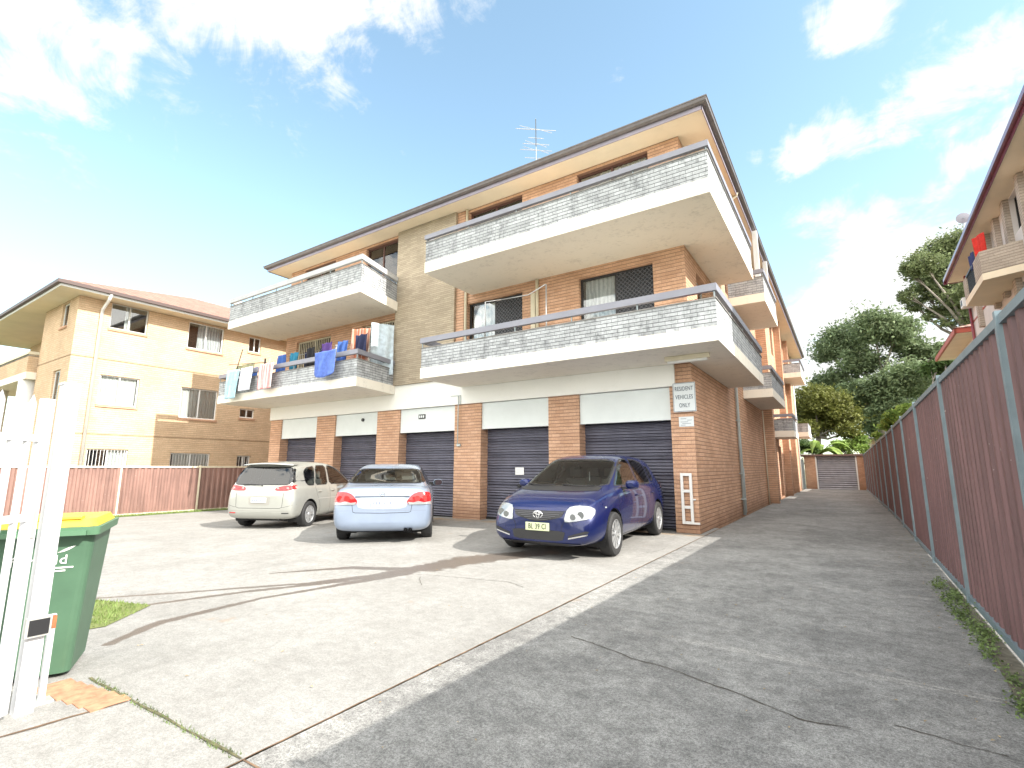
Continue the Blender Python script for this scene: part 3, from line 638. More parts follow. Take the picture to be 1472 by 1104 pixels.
w=MB(LB); w.tube([(WX+ex+.08,6.9,EZ+.1),(WX+ex-.1,6.9,EZ-.12),(WX+.08,6.9,EZ-.4),(WX+.08,6.9,-.4)],.06); w.build('downpipe',m_white,nb,smooth=True)
# satellite dish-like white chimney cap at far left
# ================================================================== RIGHT NEIGHBOUR (slightly turned)
RA=R(1.5)
o=Vector((0,0,0)); RO=Vector((4.6,21,0))
rb=empty('apartment_building',RO,rz=-RA,label='cream block with a red gutter rising behind the maroon fence on the right',cat='building')
# local frame: mesh coordinates are relative to RO and turned with it; L(x,y) are distances along the turned axes from the origin
ex_=Vector((math.cos(RA),-math.sin(RA),0)); ey_=Vector((math.sin(RA),math.cos(RA),0))
LO=(RO.dot(ex_),RO.dot(ey_),0)
WR=4.15; ER=3.6
y0r,y1r=11.75,26.6
holes=[(17.9,19.3,8.0,9.12),(20.9,21.9,6.95,9.12),(22.6,24.6,7.9,9.1),(25.2,26.1,8.15,9.1),(14.2,16.6,8.0,9.12),(14.6,16.5,5.0,6.5),(18.0,19.4,5.3,6.6),(22.6,23.4,5.95,6.45),(24.2,25.6,5.4,6.3),(19.0,20,2,3.4)]
w=MB(LO); wall_grid(w,'x',WR,y0r,y1r,-.3,9.15,holes,.16,-1)
w.quad((WR,y1r,-.3),(13,y1r,-.3),(13,y1r,9.15),(WR,y1r,9.15)); w.quad((WR,y0r,-.3),(13,y0r,-.3),(13,y0r,9.15),(WR,y0r,9.15)); w.quad((13,y0r,-.3),(13,y1r,-.3),(13,y1r,9.15),(13,y0r,9.15))
w.build('wall',mat('pinkish_render',(.64,.61,.59),.85,var=.06,vs=1.5),rb)
for a,b in ((17.6,17.9),(19.3,19.62),(20.6,20.9),(21.9,22.2),(24.62,24.9)):
    w=MB(LO); w.box(WR-.14,WR-.002,a,b,4.4 if a in (17.6,19.3) else 6.6,9.14); w.build('brick_pier',m_brick_r,rb)
w=MB(LO); w.box(WR-.02,WR-.003,y0r,17.55,7.62,7.68); w.box(WR-.02,WR-.003,19.65,20.5,7.45,7.5); w.box(WR-.02,WR-.003,22.25,y1r,7.2,7.26); w.build('red_band',mat('red_trim',(.40,.08,.05),.5),rb)
for (a,b,z0,z1) in holes: window(rb,'x',WR,a,b,z0,z1,-1,LO,frame=m_dark,fw=.045,depth=.12,mull=(.5,) if b-a>1.1 else ())
# balcony
bs=[(WR-.003,22.3),(WR-.85,21.9),(WR-.85,19.0),(WR-.003,18.6)]
q=MB(LO); q.prism(bs,6.75,6.95); s=q.build('balcony',m_soffit,rb); s['label']='cream brick balcony with dark slatted sides'
q=MB(LO); wallstrip(q,[(WR-.01,18.6),(WR-.85,19.0),(WR-.85,20.0)],-.1,6.96,7.62); q.build('parapet',m_brick_r,s); q=MB(LO); wallstrip(q,[(WR-.85,21.35),(WR-.85,21.9),(WR-.01,22.3)],-.1,6.96,7.62); q.build('parapet',m_brick_r,s)
q=MB(LO)
for k in range(12): q.box(WR-.83,WR-.81,20.03+.11*k,20.05+.11*k,6.96,7.6)
q.box(WR-.85,WR-.79,20.0,21.35,7.58,7.64); q.build('slatted_rail',m_dark,s)
# roof
w=MB(LO); w.box(ER,14,y0r-.6,27.2,9.155,9.2); w.build('soffit',m_soffit,rb)
m_redg=mat('red_gutter',(.16,.03,.06),.3,coat=.4)
w=MB(LO); w.box(ER-.025,ER-.003,y0r-.62,27.22,9.13,9.34); w.box(ER-.12,ER-.027,y0r-.62,27.22,9.23,9.36); w.box(ER-.12,14,27.202,27.23,9.13,9.36); w.build('gutter',m_redg,rb)
w=MB(LO); hip_roof(w,ER-.05,14.1,y0r-.65,27.25,9.37,20); w.build('roof',m_tile,rb)
w=MB(LO); w.tube([(WR-.07,26.5,9.2),(WR-.07,26.5,0)],.05,8); w.build('downpipe',mat('red_pipe',(.22,.04,.05),.4),rb,smooth=True)
w=MB(LO); w.box(WR-.35,WR-.002,25.9,26.4,7.75,8.12); ac=w.build('air_conditioner',m_white,rb,bev=.02); w=MB(LO); w.box(WR-.355,WR-.352,26.0,26.25,7.82,8.05); w.build('grille',m_dark,ac)
# lower wing with red roof
w=MB(LO); w.box(4.7,9,30,36,-.2,7.4); w.build('rear_wing_wall',mat('pinkish_render',(.6,.5,.5)),rb)
w=MB(LO); w.box(3.95,9.5,29.3,36.6,7.4,7.45); w.build('rear_wing_soffit',m_soffit,rb)
w=MB(LO); w.box(3.86,3.948,29.2,36.6,7.38,7.6); w.box(3.86,9.5,29.2,29.298,7.38,7.6); w.build('rear_wing_gutter',mat('red_trim',(.4,.08,.05)),rb)
w=MB(LO); hip_roof(w,3.85,9.6,29.15,36.7,7.61,20); w.build('rear_wing_roof',m_tile,rb)
# satellite dish on the roof
P_=ex_*3.6+ey_*22.3+Vector((0,0,9.75)); sdsh=empty('satellite_dish',P_,label='small grey satellite dish on the red guttered roof',cat='dish')
q=MB(P_); n=14
for i in range(n):
    for j in range(3):
        def pp(a,r): 
            v=Vector((math.cos(a)*r,0,math.sin(a)*r)); return P_+Vector((v.x,.5*r*r-.1,v.z+.25))
        a0,a1=2*math.pi*i/n,2*math.pi*(i+1)/n; q.quad(pp(a0,.065*j),pp(a1,.065*j),pp(a1,.065*(j+1)),pp(a0,.065*(j+1)))
q.build('dish',m_rail,sdsh,smooth=True); q=MB(P_); q.tube([P_-Vector((0,0,.2)),P_+Vector((0,0,.25))],.02); q.tube([P_+Vector((0,-.1,.25)),P_+Vector((0,-.3,.15))],.012); q.build('bracket',m_galv,sdsh)
# red and blue clothes on that balcony
def cloth(name,a,b,z1,z0,label,cat,m,group=None,bulge=.04,taper=0,seed=0,thick=.012,round_=0,folds=3):
    """hanging cloth between plan points a and b, with folds"""
    rnd=random.Random(seed); A=Vector((a[0],a[1],0));B=Vector((b[0],b[1],0)); o=Vector((A.x/2+B.x/2,A.y/2+B.y/2,z1)); d=(B-A); L=d.length; nn=Vector((d.y,-d.x,0)).normalized()
    nu,nv=22,16; me=bpy.data.meshes.new(name); vs=[];fs=[]
    ph=rnd.random()*6
    for j in range(nv+1):
        t=j/nv
        for i in range(nu+1):
            s=i/nu; k=1-taper*t; x=(s-.5)*k+.5
            zb=z0+(round_*((2*s-1)**4))*(z1-z0)
            z=z1+(zb-z1)*t
            wv=bulge*(.25+t)*math.sin(s*math.pi*2*folds+ph+t*.8)+.5*bulge*math.sin(s*11+t*3+ph)
            vs.append(A+d*x+nn*(wv+.012+.03*t)+Vector((0,0,z-.012*abs(math.sin(s*math.pi*2)) if j==0 else z))-o)
    for j in range(nv):
        for i in range(nu):
            a_=j*(nu+1)+i; fs.append((a_,a_+1,a_+nu+2,a_+nu+1))
    me.from_pydata([tuple(v) for v in vs],[],fs); ob=link(name,me,m,None,True); ob.location=o
    md=ob.modifiers.new('s','SOLIDIFY'); md.thickness=thick
    return tag(ob,label,cat,group)
def cm(n,c,stripe=None,pitch=.05):
    def bld_(t,b):
        P=N(t,'ShaderNodeTexCoord').outputs['Object']; s=N(t,'ShaderNodeSeparateXYZ'); t.links.new(P,s.inputs[0])
        k=MR(t,NZ(t,P,9,5),.3,.7,.85,1.15); col=VM(t,'SCALE',c,s=k).outputs[0]
        if stripe: col=MX(t,MA(t,'GREATER_THAN',MA(t,'FRACT',MA(t,'DIVIDE',s.outputs[0],pitch)),.55),col,stripe)
        setin(t,b.inputs['Base Color'],col)
    return mat(n,c,.9,build=bld_)
p=ex_*3.5+ey_*19.4; p2=ex_*3.32+ey_*19.9
cloth('red_cloth',p.xy,p2.xy,8.35,7.6,'red cloth hanging over the cream brick balcony on the right','clothing',cm('red_cloth',(.55,.03,.02)),seed=3)
p=ex_*3.3+ey_*20.0; p2=ex_*3.3+ey_*20.5
cloth('blue_cloth',p.xy,p2.xy,8.0,7.5,'dark blue cloth beside the red one on the cream balcony','clothing',cm('navy_cloth',(.03,.04,.12)),seed=4)
# ================================================================== WASHING on lower left balcony
G='washing on the lower left balcony'
def RY(x): return 9.30+(-19.5-x)*(.12/7.9)*1.0
def onrail(name,x0,x1,z0,label,m,z1=4.83,cat='towel',**k):
    d=.135; return cloth(name,(x0,RY(x0)-d),(x1,RY(x1)-d),z1,z0,label,cat,m,G,bulge=.022,**k)
onrail('towel',-18.6,-17.75,3.78,'light blue towel over the rail, leftmost of the washing',cm('pale_blue_towel',(.38,.58,.68)),seed=1,taper=.1)
onrail('towel',-17.65,-16.9,4.0,'white towel over the rail between the light blue and the pink towels',cm('white_towel',(.70,.73,.78),(.6,.62,.7),.3),seed=2)
onrail('towel',-16.4,-15.55,3.95,'pink and white striped towel over the rail',cm('pink_towel',(.72,.30,.30),(.75,.62,.60),.16),seed=3)
onrail('blanket',-13.3,-12.25,4.02,'bright blue blanket with rounded lower corners over the rail',cm('royal_blue',(.09,.16,.50)),seed=5,round_=.16,taper=.12,folds=2,cat='blanket')
# drying line behind the rail
lo=Vector((-15.5,10.2,3.98)); ln=empty('drying_rack',lo,label='wire drying rack standing on the lower left balcony',cat='drying rack')
q=MB(lo)
for y in (9.85,10.3,10.7): q.tube([(-17.2,y,5.12),(-12.2,y,5.25)],.008,5)
for x in (-17.2,-14.7,-12.2): q.tube([(x,9.75,3.99),(x,9.9,5.3)],.014,6); q.tube([(x,10.8,3.99),(x,10.7,5.2)],.014,6)
q.build('frame',m_alloy,ln)
rnd=random.Random(11)
cols=[('navy',(.02,.025,.07)),('black',(.015,.015,.02)),('red',(.45,.05,.04)),('blue',(.05,.12,.38)),('white',(.66,.68,.72)),('purple',(.10,.05,.22)),('teal',(.03,.20,.32)),('grey',(.25,.26,.30))]
seq=['white','grey','blue','white','black','red','blue','navy','teal','navy','black','navy','purple','white','blue','black','navy']
xs=[-18.9+i*.42 for i in range(17)]
descr={}
hang=[]
for i,(x,cn_) in enumerate(zip(xs,seq)):
    c=dict(cols)[cn_]; wd=rnd.uniform(.42,.54); top=5.25+.13*(x+17.2)/5+rnd.uniform(-.08,.0); 
    if x<-16.9: top=4.98
    y=9.72 if i%2==0 else 9.95
    t=cloth('shirt',(x,y-.02),(x+wd,y-.02),top,top-rnd.uniform(.6,1.0),'',  'shirt',cm(cn_+'_wash',c),G,seed=i,taper=.05,folds=2)
    hang.append((t,cn_,i))
place={0:'at the far left end of the drying line',1:'second from the far left end of the drying line',2:'above the white towel',3:'between the white and pink towels',4:'just left of the pink towel, behind the rail',5:'above the pink towel',6:'just right of the pink towel',7:'between the pink towel and the teal shirt',8:'the only teal one, in the middle of the line',9:'directly right of the teal shirt',10:'left of the royal blue blanket',11:'behind the left edge of the royal blue blanket',12:'the only purple one, above the royal blue blanket',13:'above the middle of the royal blue blanket',14:'above the right edge of the royal blue blanket',15:'just right of the royal blue blanket',16:'nearest the rust blanket'}
for t,cn_,i in hang: t['label']=f'{cn_} shirt on the drying line, {place[i]}'
cloth('blanket',(-12.45,9.75),(-11.85,9.95),5.62,4.45,'rust and white patterned blanket hanging at the balcony corner','blanket',cm('rust_cloth',(.38,.13,.07),(.50,.30,.24),.11),G,seed=21)
cloth('bed_sheet',(-12.25,10.3),(-11.9,10.95),5.95,4.3,'pale blue bed sheet hanging by the barred door at the corner','bed sheet',cm('pale_sheet',(.55,.64,.70)),G,seed=22,folds=2)
# clothes rack at the balcony's left end
lo=Vector((-18.9,9.9,3.98)); ln=empty('umbrella_frame',lo,label='pole rack with a draped khaki cover at the left end of the washing balcony',cat='rack')
q=MB(lo); q.tube([(-19.3,9.6,4.0),(-18.6,9.6,5.75)],.014,6); q.tube([(-19.5,9.6,5.25),(-16.9,9.6,5.05)],.012,6); q.tube([(-17.0,9.6,4.9),(-17.0,9.6,5.2)],.03,6); q.build('pole',m_dark,ln)
cloth('cover',(-19.1,9.72),(-17.9,9.72),5.18,4.75,'khaki cover draped on the pole rack at the left end of the balcony','cover',cm('khaki',(.42,.40,.24)),G,seed=31,taper=-.15)
# ================================================================== FENCES
def post_fence(label,pts,top,bot,panel_m,post_m,pw=.05,rib=.075,side=1,over=.04,capm=None):
    o=Vector((pts[0][0],pts[0][1],bot(*pts[0]))); f=empty('fence',o,label=label,cat='fence')
    for i,(a,b) in enumerate(zip(pts[:-1],pts[1:])):
        A=Vector(a);B=Vector(b);d=(B-A).normalized();n=Vector((d.y,-d.x))*side; L=(B-A).length
        q=MB(o); N_=int(L/.1)
        prev=None
        prof=[(0,0),(.35,0),(.5,.035),(.85,.035)]
        ps=[]
        k=0
        while k*.19<L-.1:
            for u,h in prof: ps.append((min((k+u)*.19+.03,L-.03),h))
            k+=1
        ps.append((L-.03,0))
        zt=lambda s:top(*(A.lerp(B,s/L)))-.04; zb=lambda s:bot(*(A.lerp(B,s/L)))+.06
        for (s0,h0),(s1,h1) in zip(ps[:-1],ps[1:]):
            if s1-s0<1e-4: continue
            p0=A+d*s0+n*(h0-.02);p1=A+d*s1+n*(h1-.02)
            q.quad((p0.x,p0.y,zb(s0)),(p1.x,p1.y,zb(s1)),(p1.x,p1.y,zt(s1)),(p0.x,p0.y,zt(s0)))
        q.build('panel',panel_m,f)
        if 1:
            for s0,s1 in ((.03,L-.03),):
                for (zz,h,nm_) in ((top,-.05,'top_rail'),(bot,.02,'bottom_rail')):
                    q=MB(o)
                    p0=A+d*s0;p1=A+d*s1; t=.032
                    c=[]
                    for pt in (p0,p1):
                        zc_=zz(*pt)+h
                        c.append([(pt.x+n.x*t,pt.y+n.y*t,zc_),(pt.x-n.x*t,pt.y-n.y*t,zc_),(pt.x-n.x*t,pt.y-n.y*t,zc_+.06),(pt.x+n.x*t,pt.y+n.y*t,zc_+.06)])
                    for e in range(4): q.quad(c[0][e],c[0][(e+1)%4],c[1][(e+1)%4],c[1][e])
                    q.build(nm_,capm or post_m,f)
    for (x,y) in pts:
        q=MB(o); q.box(x-.045,x+.045,y-pw/2,y+pw/2,bot(x,y)-.1,top(x,y)+over); q.build('post',post_m,f)
    return f
m_fpost=mat('fence_post_steel',(.20,.26,.29),.5,.2,var=.12,vs=6)
def frx(y): return .95+.010*(min(y,18)-4.4)
ys=[-1.2,1.6,4.4,7.2,9.95,12.6,15.3,18.0,20.8,23.6,26.4,29.2,32,34.8,37.6,40.4,43.2]
post_fence('tall maroon ribbed steel fence with grey posts along the right of the driveway',[(frx(y),y) for y in ys],lambda x,y:2.38-.004*max(0,y-20)*1.5,lambda x,y:gz(x,y)+.02,m_fence,m_fpost,side=-1)
post_fence('low brown ribbed steel fence with pale posts on the left of the yard',[(-20.5,y) for y in (-.4,2.0,4.4,6.9,9.4,11.9,14.3,16.8)],lambda x,y:1.38,lambda x,y:gz(x,y)-.02,m_fence_l,m_cream,side=1,capm=m_cream)
post_fence('brown ribbed steel fence across the street side at the far left',[(-20.5,-.4),(-23,-.4),(-25.5,-.4)],lambda x,y:1.38,lambda x,y:gz(x,y)-.02,m_fence_l,m_cream)
# ================================================================== FAR GARAGE
o=Vector((-.6,45,-.15)); gg=empty('garage',o,label='flat roofed garage with one grey roller door closing the end of the driveway',cat='garage')
q=MB(o); g_=gz(-1,42.5)-.05
q.box(-2.5,-1.8,42.5,48,g_,2.2); q.build('brick_pier',m_brick,gg); q=MB(o); q.box(.68,1.28,42.5,48,g_,2.2); q.build('brick_pier',m_brick,gg)
q=MB(o); q.box(-1.79,.67,42.62,42.66,g_,2.2); d=q.build('roller_door',ribs_h('pale_roller_steel',(.27,.27,.30),(.10,.10,.12),.15),gg)
q=MB(o); q.box(-1.8,-1.72,42.45,42.6,g_,2.18); q.box(.60,.68,42.45,42.6,g_,2.18); q.build('door_frame',m_white,gg)
q=MB(o); q.box(-2.75,1.5,42.3,48,2.21,2.33); q.build('roof',mat('brown_fascia',(.16,.10,.09),.6),gg)
q=MB(o); q.box(-3.3,-2.52,42.3,42.36,g_,2.0); q.build('side_gate',m_galv,gg)
# ================================================================== GROUND
q=MB((0,0,-.6)); q.box(-400,400,-300,500,-1.2,-.62); go=q.build('ground',m_ground); tag(go,kind='structure')
def seg(p,a,b):
    ax,ay=a;bx,by=b;px,py=p; dx,dy=bx-ax,by-ay; L=dx*dx+dy*dy; t=max(0,min(1,((px-ax)*dx+(py-ay)*dy)/L)); return math.hypot(px-ax-dx*t,py-ay-dy*t),t
# wet run-off from under the blue car, in plan: polyline, half widths
runs=[([(-4.3,7.4),(-4.9,6.2),(-5.0,5.4)],[.24,.30,.24]),([(-5.0,5.6),(-5.2,4.6),(-5.55,3.9),(-6.3,2.9),(-7.2,1.9)],[.22,.12,.05,.035,.025]),([(-5.0,5.0),(-5.2,3.9),(-5.35,3.2),(-5.3,2.2),(-5.0,1.75)],[.12,.05,.04,.06,.04]),
 ([(-4.95,5.3),(-5.9,4.8),(-6.5,4.0)],[.12,.09,.03]),([(-5.3,4.2),(-5.75,3.3),(-6.0,2.6),(-6.2,2.0)],[.06,.05,.04,.03])]
cracks=[[(-2.04,3.97),(-1.6,3.85),(-1.2,3.75),(-.7,3.63),(-.35,3.45),(-.05,3.5)],[(0.1,3.66),(.35,3.58),(.6,3.6)],[(-4.85,5.0),(-4.2,5.2),(-3.6,5.35),(-3.2,5.2)],[(-2.9,8.1),(-2.75,9.0)],[(-4.7,4.9),(-4.3,4.55)]]
def lin(a,b,s): n=max(1,int(round((b-a)/s))); return [a+(b-a)*i/n for i in range(n)]
def sheet(name,xs,ys,m,dz=0,stain=True,label=None):
    vs=[];fs=[];cl=[]
    for y in ys:
        for x in xs:
            vs.append((x,y,gz(x,y)+dz))
            if stain:
                st=0
                if -7.6<x<-3.6 and 1.4<y<8:
                    for pl_,ws in runs:
                        for i in range(len(pl_)-1):
                            d,t=seg((x,y),pl_[i],pl_[i+1]); w=ws[i]+(ws[i+1]-ws[i])*t
                            st=max(st,max(0,min(1,1.15-.65*d/w)) if d<w*1.8 else 0)
                ck=0
                tn=max(0,1-abs(x+2.55)/.2)*.28 if y<11 else 0
                if y>10 and x<-2.56: tn=max(tn,max(0,1-abs(y-11.0)/.5)*.8)
                cl.append((st,ck,tn,1))
    nx=len(xs)
    for j in range(len(ys)-1):
        for i in range(nx-1): a=j*nx+i; fs.append((a,a+1,a+nx+1,a+nx))
    me=bpy.data.meshes.new(name); me.from_pydata(vs,[],fs)
    if stain:
        at=me.color_attributes.new('stain','FLOAT_COLOR','POINT'); at.data.foreach_set('color',[c for t in cl for c in t])
    ob=link(name,me,m,None,True); return tag(ob,kind='structure')
yy=lin(-6,1.4,.5)+lin(1.4,8,.035)+lin(8,12.6,.2)+[12.6]
sheet('yard_concrete',lin(-20.35,-7.6,.4)+lin(-7.6,-2.56,.035)+[-2.56],yy,m_court)
sheet('driveway',lin(-2.54,.75,.03)+[.75,1.7],lin(-6,1.4,.5)+lin(1.4,6.5,.03)+lin(6.5,46,.5)+[46],m_drive)
def strip(name,pts,w,z,m,kind='structure',seed=0):
    rnd=random.Random(seed); q=MB((0,0,0)); P=[Vector(p) for p in pts]; L=[];Rr=[]
    out=[]
    for a,b in zip(P[:-1],P[1:]):
        n=max(1,int((b-a).length/.12))
        for k in range(n): out.append(a.lerp(b,k/n))
    out.append(P[-1])
    for i,p in enumerate(out):
        d=(out[min(i+1,len(out)-1)]-out[max(0,i-1)]).normalized(); nn=Vector((-d.y,d.x)); j=rnd.uniform(-.3,.3)*w; ww=w*rnd.uniform(.5,1.2)
        L.append(p+nn*(ww/2+j));Rr.append(p-nn*(ww/2-j))
    for i in range(len(L)-1):
        q.quad((L[i].x,L[i].y,gz(*L[i])+z),(Rr[i].x,Rr[i].y,gz(*Rr[i])+z),(Rr[i+1].x,Rr[i+1].y,gz(*Rr[i+1])+z),(L[i+1].x,L[i+1].y,gz(*L[i+1])+z))
    return tag(q.build(name,m),kind=kind)
def wob(pts,seed,step=.05,amp=.02):
    out=[]
    for a,b in zip(pts[:-1],pts[1:]):
        a=Vector(a);b=Vector(b); n=max(1,int((b-a).length/step))
        for k in range(n):
            p=a.lerp(b,k/n); out.append((p.x+amp*3*noise.noise(Vector((p.x*2,p.y*2,seed)))+amp*noise.noise(Vector((p.x*12,p.y*12,seed+5))),p.y+amp*3*noise.noise(Vector((p.x*2,p.y*2,seed+9)))+amp*noise.noise(Vector((p.x*12,p.y*12,seed+3)))))
    return out
m_crack=mat('crack_dirt',(.075,.065,.05),.95,var=.4,vs=20)
for i,(c,wd) in enumerate(zip(cracks,(.010,.009,.007,.008,.006))): strip('crack',wob(c,i),wd,.004,m_crack,seed=20+i)
m_joint=mat('joint_dirt',(.16,.10,.06),.95,var=.5,vs=12)
strip('joint',[(-2.55,-6),(-2.55,11.2)],.013,.004,m_joint,seed=1)
strip('joint',[(-2.55,11.2),(-2.55,41)],.02,.004,m_joint,seed=1)
strip('joint',[(-4.33,1.43),(-2.56,1.50)],.018,.005,mat('joint_dark',(.12,.11,.06),.95,var=.5,vs=20),seed=2)
strip('joint',[(-2.54,1.5),(.7,1.58)],.012,.005,m_joint,seed=3)
strip('joint',[(-3.72,1.44),(-3.8,.9),(-3.85,.3)],.022,.005,m_joint,seed=4)
strip('joint',[(-6.45,2.1),(-5.9,3.2),(-5.4,5.0)],.014,.005,m_joint,seed=5) if False else None
# brick inlay beside the bin
q=MB((0,0,0)); 
for k in range(6):
    x=-4.42+.115*k; q.box(x,x+.108,1.16+.02*k,1.36+.02*k,-.02,.006)
tag(q.build('brick_path',mat('inlay_brick',(.42,.22,.13),.9,var=.3,vs=15)),kind='structure')
# grass
def grass(name,poly,z,n,m,h=.05,seed=5,label='grass'):
    rnd=random.Random(seed); xs_=[p[0] for p in poly]; ys_=[p[1] for p in poly]; q=MB((0,0,0)); q.norecalc=True
    def inside(x,y):
        c=False;j=len(poly)-1
        for i in range(len(poly)):
            xi,yi=poly[i];xj,yj=poly[j]
            if (yi>y)!=(yj>y) and x<(xj-xi)*(y-yi)/(yj-yi)+xi: c=not c
            j=i
        return c
    k=0
    while k<n:
        x=rnd.uniform(min(xs_),max(xs_));y=rnd.uniform(min(ys_),max(ys_))
        if not inside(x,y): continue
        k+=1; a=rnd.uniform(0,6.28); w=rnd.uniform(.004,.012)*(h/.05); hh=h*rnd.uniform(.5,1.4); dx,dy=math.cos(a)*w,math.sin(a)*w; lx,ly=rnd.uniform(-.6,.6)*hh,rnd.uniform(-.6,.6)*hh; zz=gz(x,y)+z
        q.poly([(x-dx,y-dy,zz),(x+dx,y+dy,zz),(x+lx,y+ly,zz+hh)])
    return tag(q.build(name,m),kind='stuff')
gp=[(-6.0,2.42),(-5.55,1.9),(-5.9,.6),(-9,.4),(-9.0,1.6)]
q=MB((0,0,0)); q.poly([(x,y,gz(x,y)+.006) for x,y in gp]); tag(q.build('grass_bed',m_grassg),kind='structure')
grass('grass',gp,.0,9000,m_grass,.035)
gp=[(-20.4,-.3),(-19.9,-.3),(-19.8,12),(-20.4,12)]
q=MB((0,0,0)); q.poly([(x,y,gz(x,y)+.006) for x,y in gp]); tag(q.build('grass_bed',m_grassg),kind='structure')
grass('grass',gp,0,7000,m_grass,.06)
gp=[(.66,2.5),(frx(2.5)-.03,2.5),(frx(8)-.03,8.4),(.92,8.4),(.84,6.3),(.74,4.4)]
q=MB((0,0,0)); q.poly([(x,y,.006) for x,y in gp]); tag(q.build('soil_strip',mat('soil',(.13,.115,.085),.95,var=.4,vs=14)),kind='structure')
def weeds():
    rnd=random.Random(3); q=MB((0,0,0)); q.norecalc=True
    cl=[(rnd.uniform(2.6,8.3),rnd.uniform(.03,.12),rnd.uniform(0.03,.16)) for _ in range(26)]
    for k in range(4200):
        c=rnd.choice(cl); y=c[0]+rnd.gauss(0,.13); x=frx(y)-.05-c[2]+rnd.gauss(0,.035)
        if x>frx(y)-.03: continue
        z=.006+abs(rnd.gauss(0,c[1]*.4)); s=rnd.uniform(.006,.017); a=Vector((rnd.uniform(-1,1),rnd.uniform(-1,1),rnd.uniform(-.3,.8))).normalized()*s; b=a.cross(Vector((rnd.uniform(-1,1),rnd.uniform(-1,1),1)).normalized())*.7; p=Vector((x,y,z))
        q.quad(p-a,p-b,p+a,p+b)
    return q
tag(weeds().build('weeds',m_weed),kind='stuff')
rnd=random.Random(9); q=MB((0,0,0))
for k in range(260):
    y=rnd.uniform(1.6,14); x=frx(y)-.06-abs(rnd.gauss(0,.22)); 
    if rnd.random()<.25: x=rnd.uniform(-5,.5); y=rnd.uniform(1.6,7)
    s=rnd.uniform(.006,.016); a=rnd.uniform(0,6.28); z=gz(x,y)+.008
    q.quad((x+math.cos(a)*s,y+math.sin(a)*s,z),(x-math.sin(a)*s*.5,y+math.cos(a)*s*.5,z+.004),(x-math.cos(a)*s,y-math.sin(a)*s,z),(x+math.sin(a)*s*.5,y-math.cos(a)*s*.5,z+.005))
tag(q.build('leaf_litter',mat('dry_leaf',(.35,.27,.16),.9,var=.5,vs=9)),kind='stuff')
# ================================================================== TREES
def leafmat(n,c):
    def b_(t,b):
        P=N(t,'ShaderNodeNewGeometry').outputs['Position']
        k=MR(t,NZ(t,P,.9,4,.6),.3,.7,.55,1.45); h=NZ(t,P,7,2); col=VM(t,'SCALE',c,s=k).outputs[0]
        col=MX(t,MR(t,h,.45,.7,0,.5),col,(c[0]*1.9,c[1]*1.5,c[2]*1.1)); setin(t,b.inputs['Base Color'],col)
        tr=N(t,'ShaderNodeBsdfTranslucent'); setin(t,tr.inputs[0],VM(t,'SCALE',c,s=1.6).outputs[0]); mx=N(t,'ShaderNodeMixShader'); mx.inputs[0].default_value=.25
        o=t.nodes['Material Output']; t.links.new(b.outputs[0],mx.inputs[1]); t.links.new(tr.outputs[0],mx.inputs[2]); t.links.new(mx.outputs[0],o.inputs[0])
    return mat(n,c,.6,build=b_,spec=.3)
m_bark=mat('bark',(.24,.21,.18),.9,var=.3,vs=4)
def tree(label,base,blobs,leafm,nleaf,lsize,trunk_r=.35,seed=1,droop=0,cat='tree',name='tree',fork=None,flat=.85):
    rnd=random.Random(seed); o=Vector(base); t=empty(name,o,label=label,cat=cat)
    q=MB(o); fk=Vector(fork) if fork else o+Vector((0,0,(blobs[0][0][2]-o.z)*.5))
    q.tube([o,o.lerp(fk,.5)+Vector((rnd.uniform(-.2,.2),0,0)),fk],[trunk_r,trunk_r*.8,trunk_r*.62],8)
    for c,r in blobs:
        c=Vector(c); mid=fk.lerp(c,.5)+Vector((rnd.uniform(-.5,.5),rnd.uniform(-.5,.5),rnd.uniform(-.6,.1)))
        q.tube([fk,mid,c],[trunk_r*.5,trunk_r*.28,trunk_r*.08],6)
        for k in range(5):
            v=Vector((rnd.gauss(0,1),rnd.gauss(0,1),rnd.gauss(0,.6))).normalized()*r[0]*.75; q.tube([mid.lerp(c,.6),c+v*.5,c+v],[trunk_r*.15,trunk_r*.08,.015],4)
    q.build('trunk',m_bark,t,smooth=True)
    q=MB(o); q.norecalc=True; tot=sum(r[0]*r[1]*r[2] for c,r in blobs)**1
    for c,r in blobs:
        c=Vector(c); n=int(nleaf*(r[0]*r[1]*r[2])**.75/sum((b[1][0]*b[1][1]*b[1][2])**.75 for b in blobs))
        nc=max(5,n//38); 
        for j in range(nc):
            v=Vector((rnd.gauss(0,1),rnd.gauss(0,1),rnd.gauss(0,1))).normalized()*(rnd.random()**.33)*rnd.uniform(.8,1.12)
            cc=c+Vector((v.x*r[0],v.y*r[1],v.z*r[2])); cr=rnd.uniform(.12,.32)*min(r[0],r[2])
            for k in range(38):
                p=cc+Vector((rnd.gauss(0,cr*1.5),rnd.gauss(0,cr*1.5),rnd.gauss(0,cr*flat)))
                s=lsize*rnd.uniform(.5,1.2); a=Vector((rnd.uniform(-1,1),rnd.uniform(-1,1),rnd.uniform(-.7,.7)-droop)).normalized()*s; nn=Vector((rnd.uniform(-1,1),rnd.uniform(-1,1),rnd.uniform(0,1.4))).normalized(); b=a.cross(nn)
                if b.length<1e-4: continue
                b=b.normalized()*s*.42; q.quad(p-a,p-b,p+a,p+b)
    q.build('crown',leafm,t); return t
L1=leafmat('gum_leaf',(.14,.19,.10)); L2=leafmat('dark_leaf',(.065,.11,.035)); L3=leafmat('bright_leaf',(.18,.27,.065)); L4=leafmat('pale_gum_leaf',(.145,.18,.085)); L5=leafmat('olive_leaf',(.12,.135,.035))
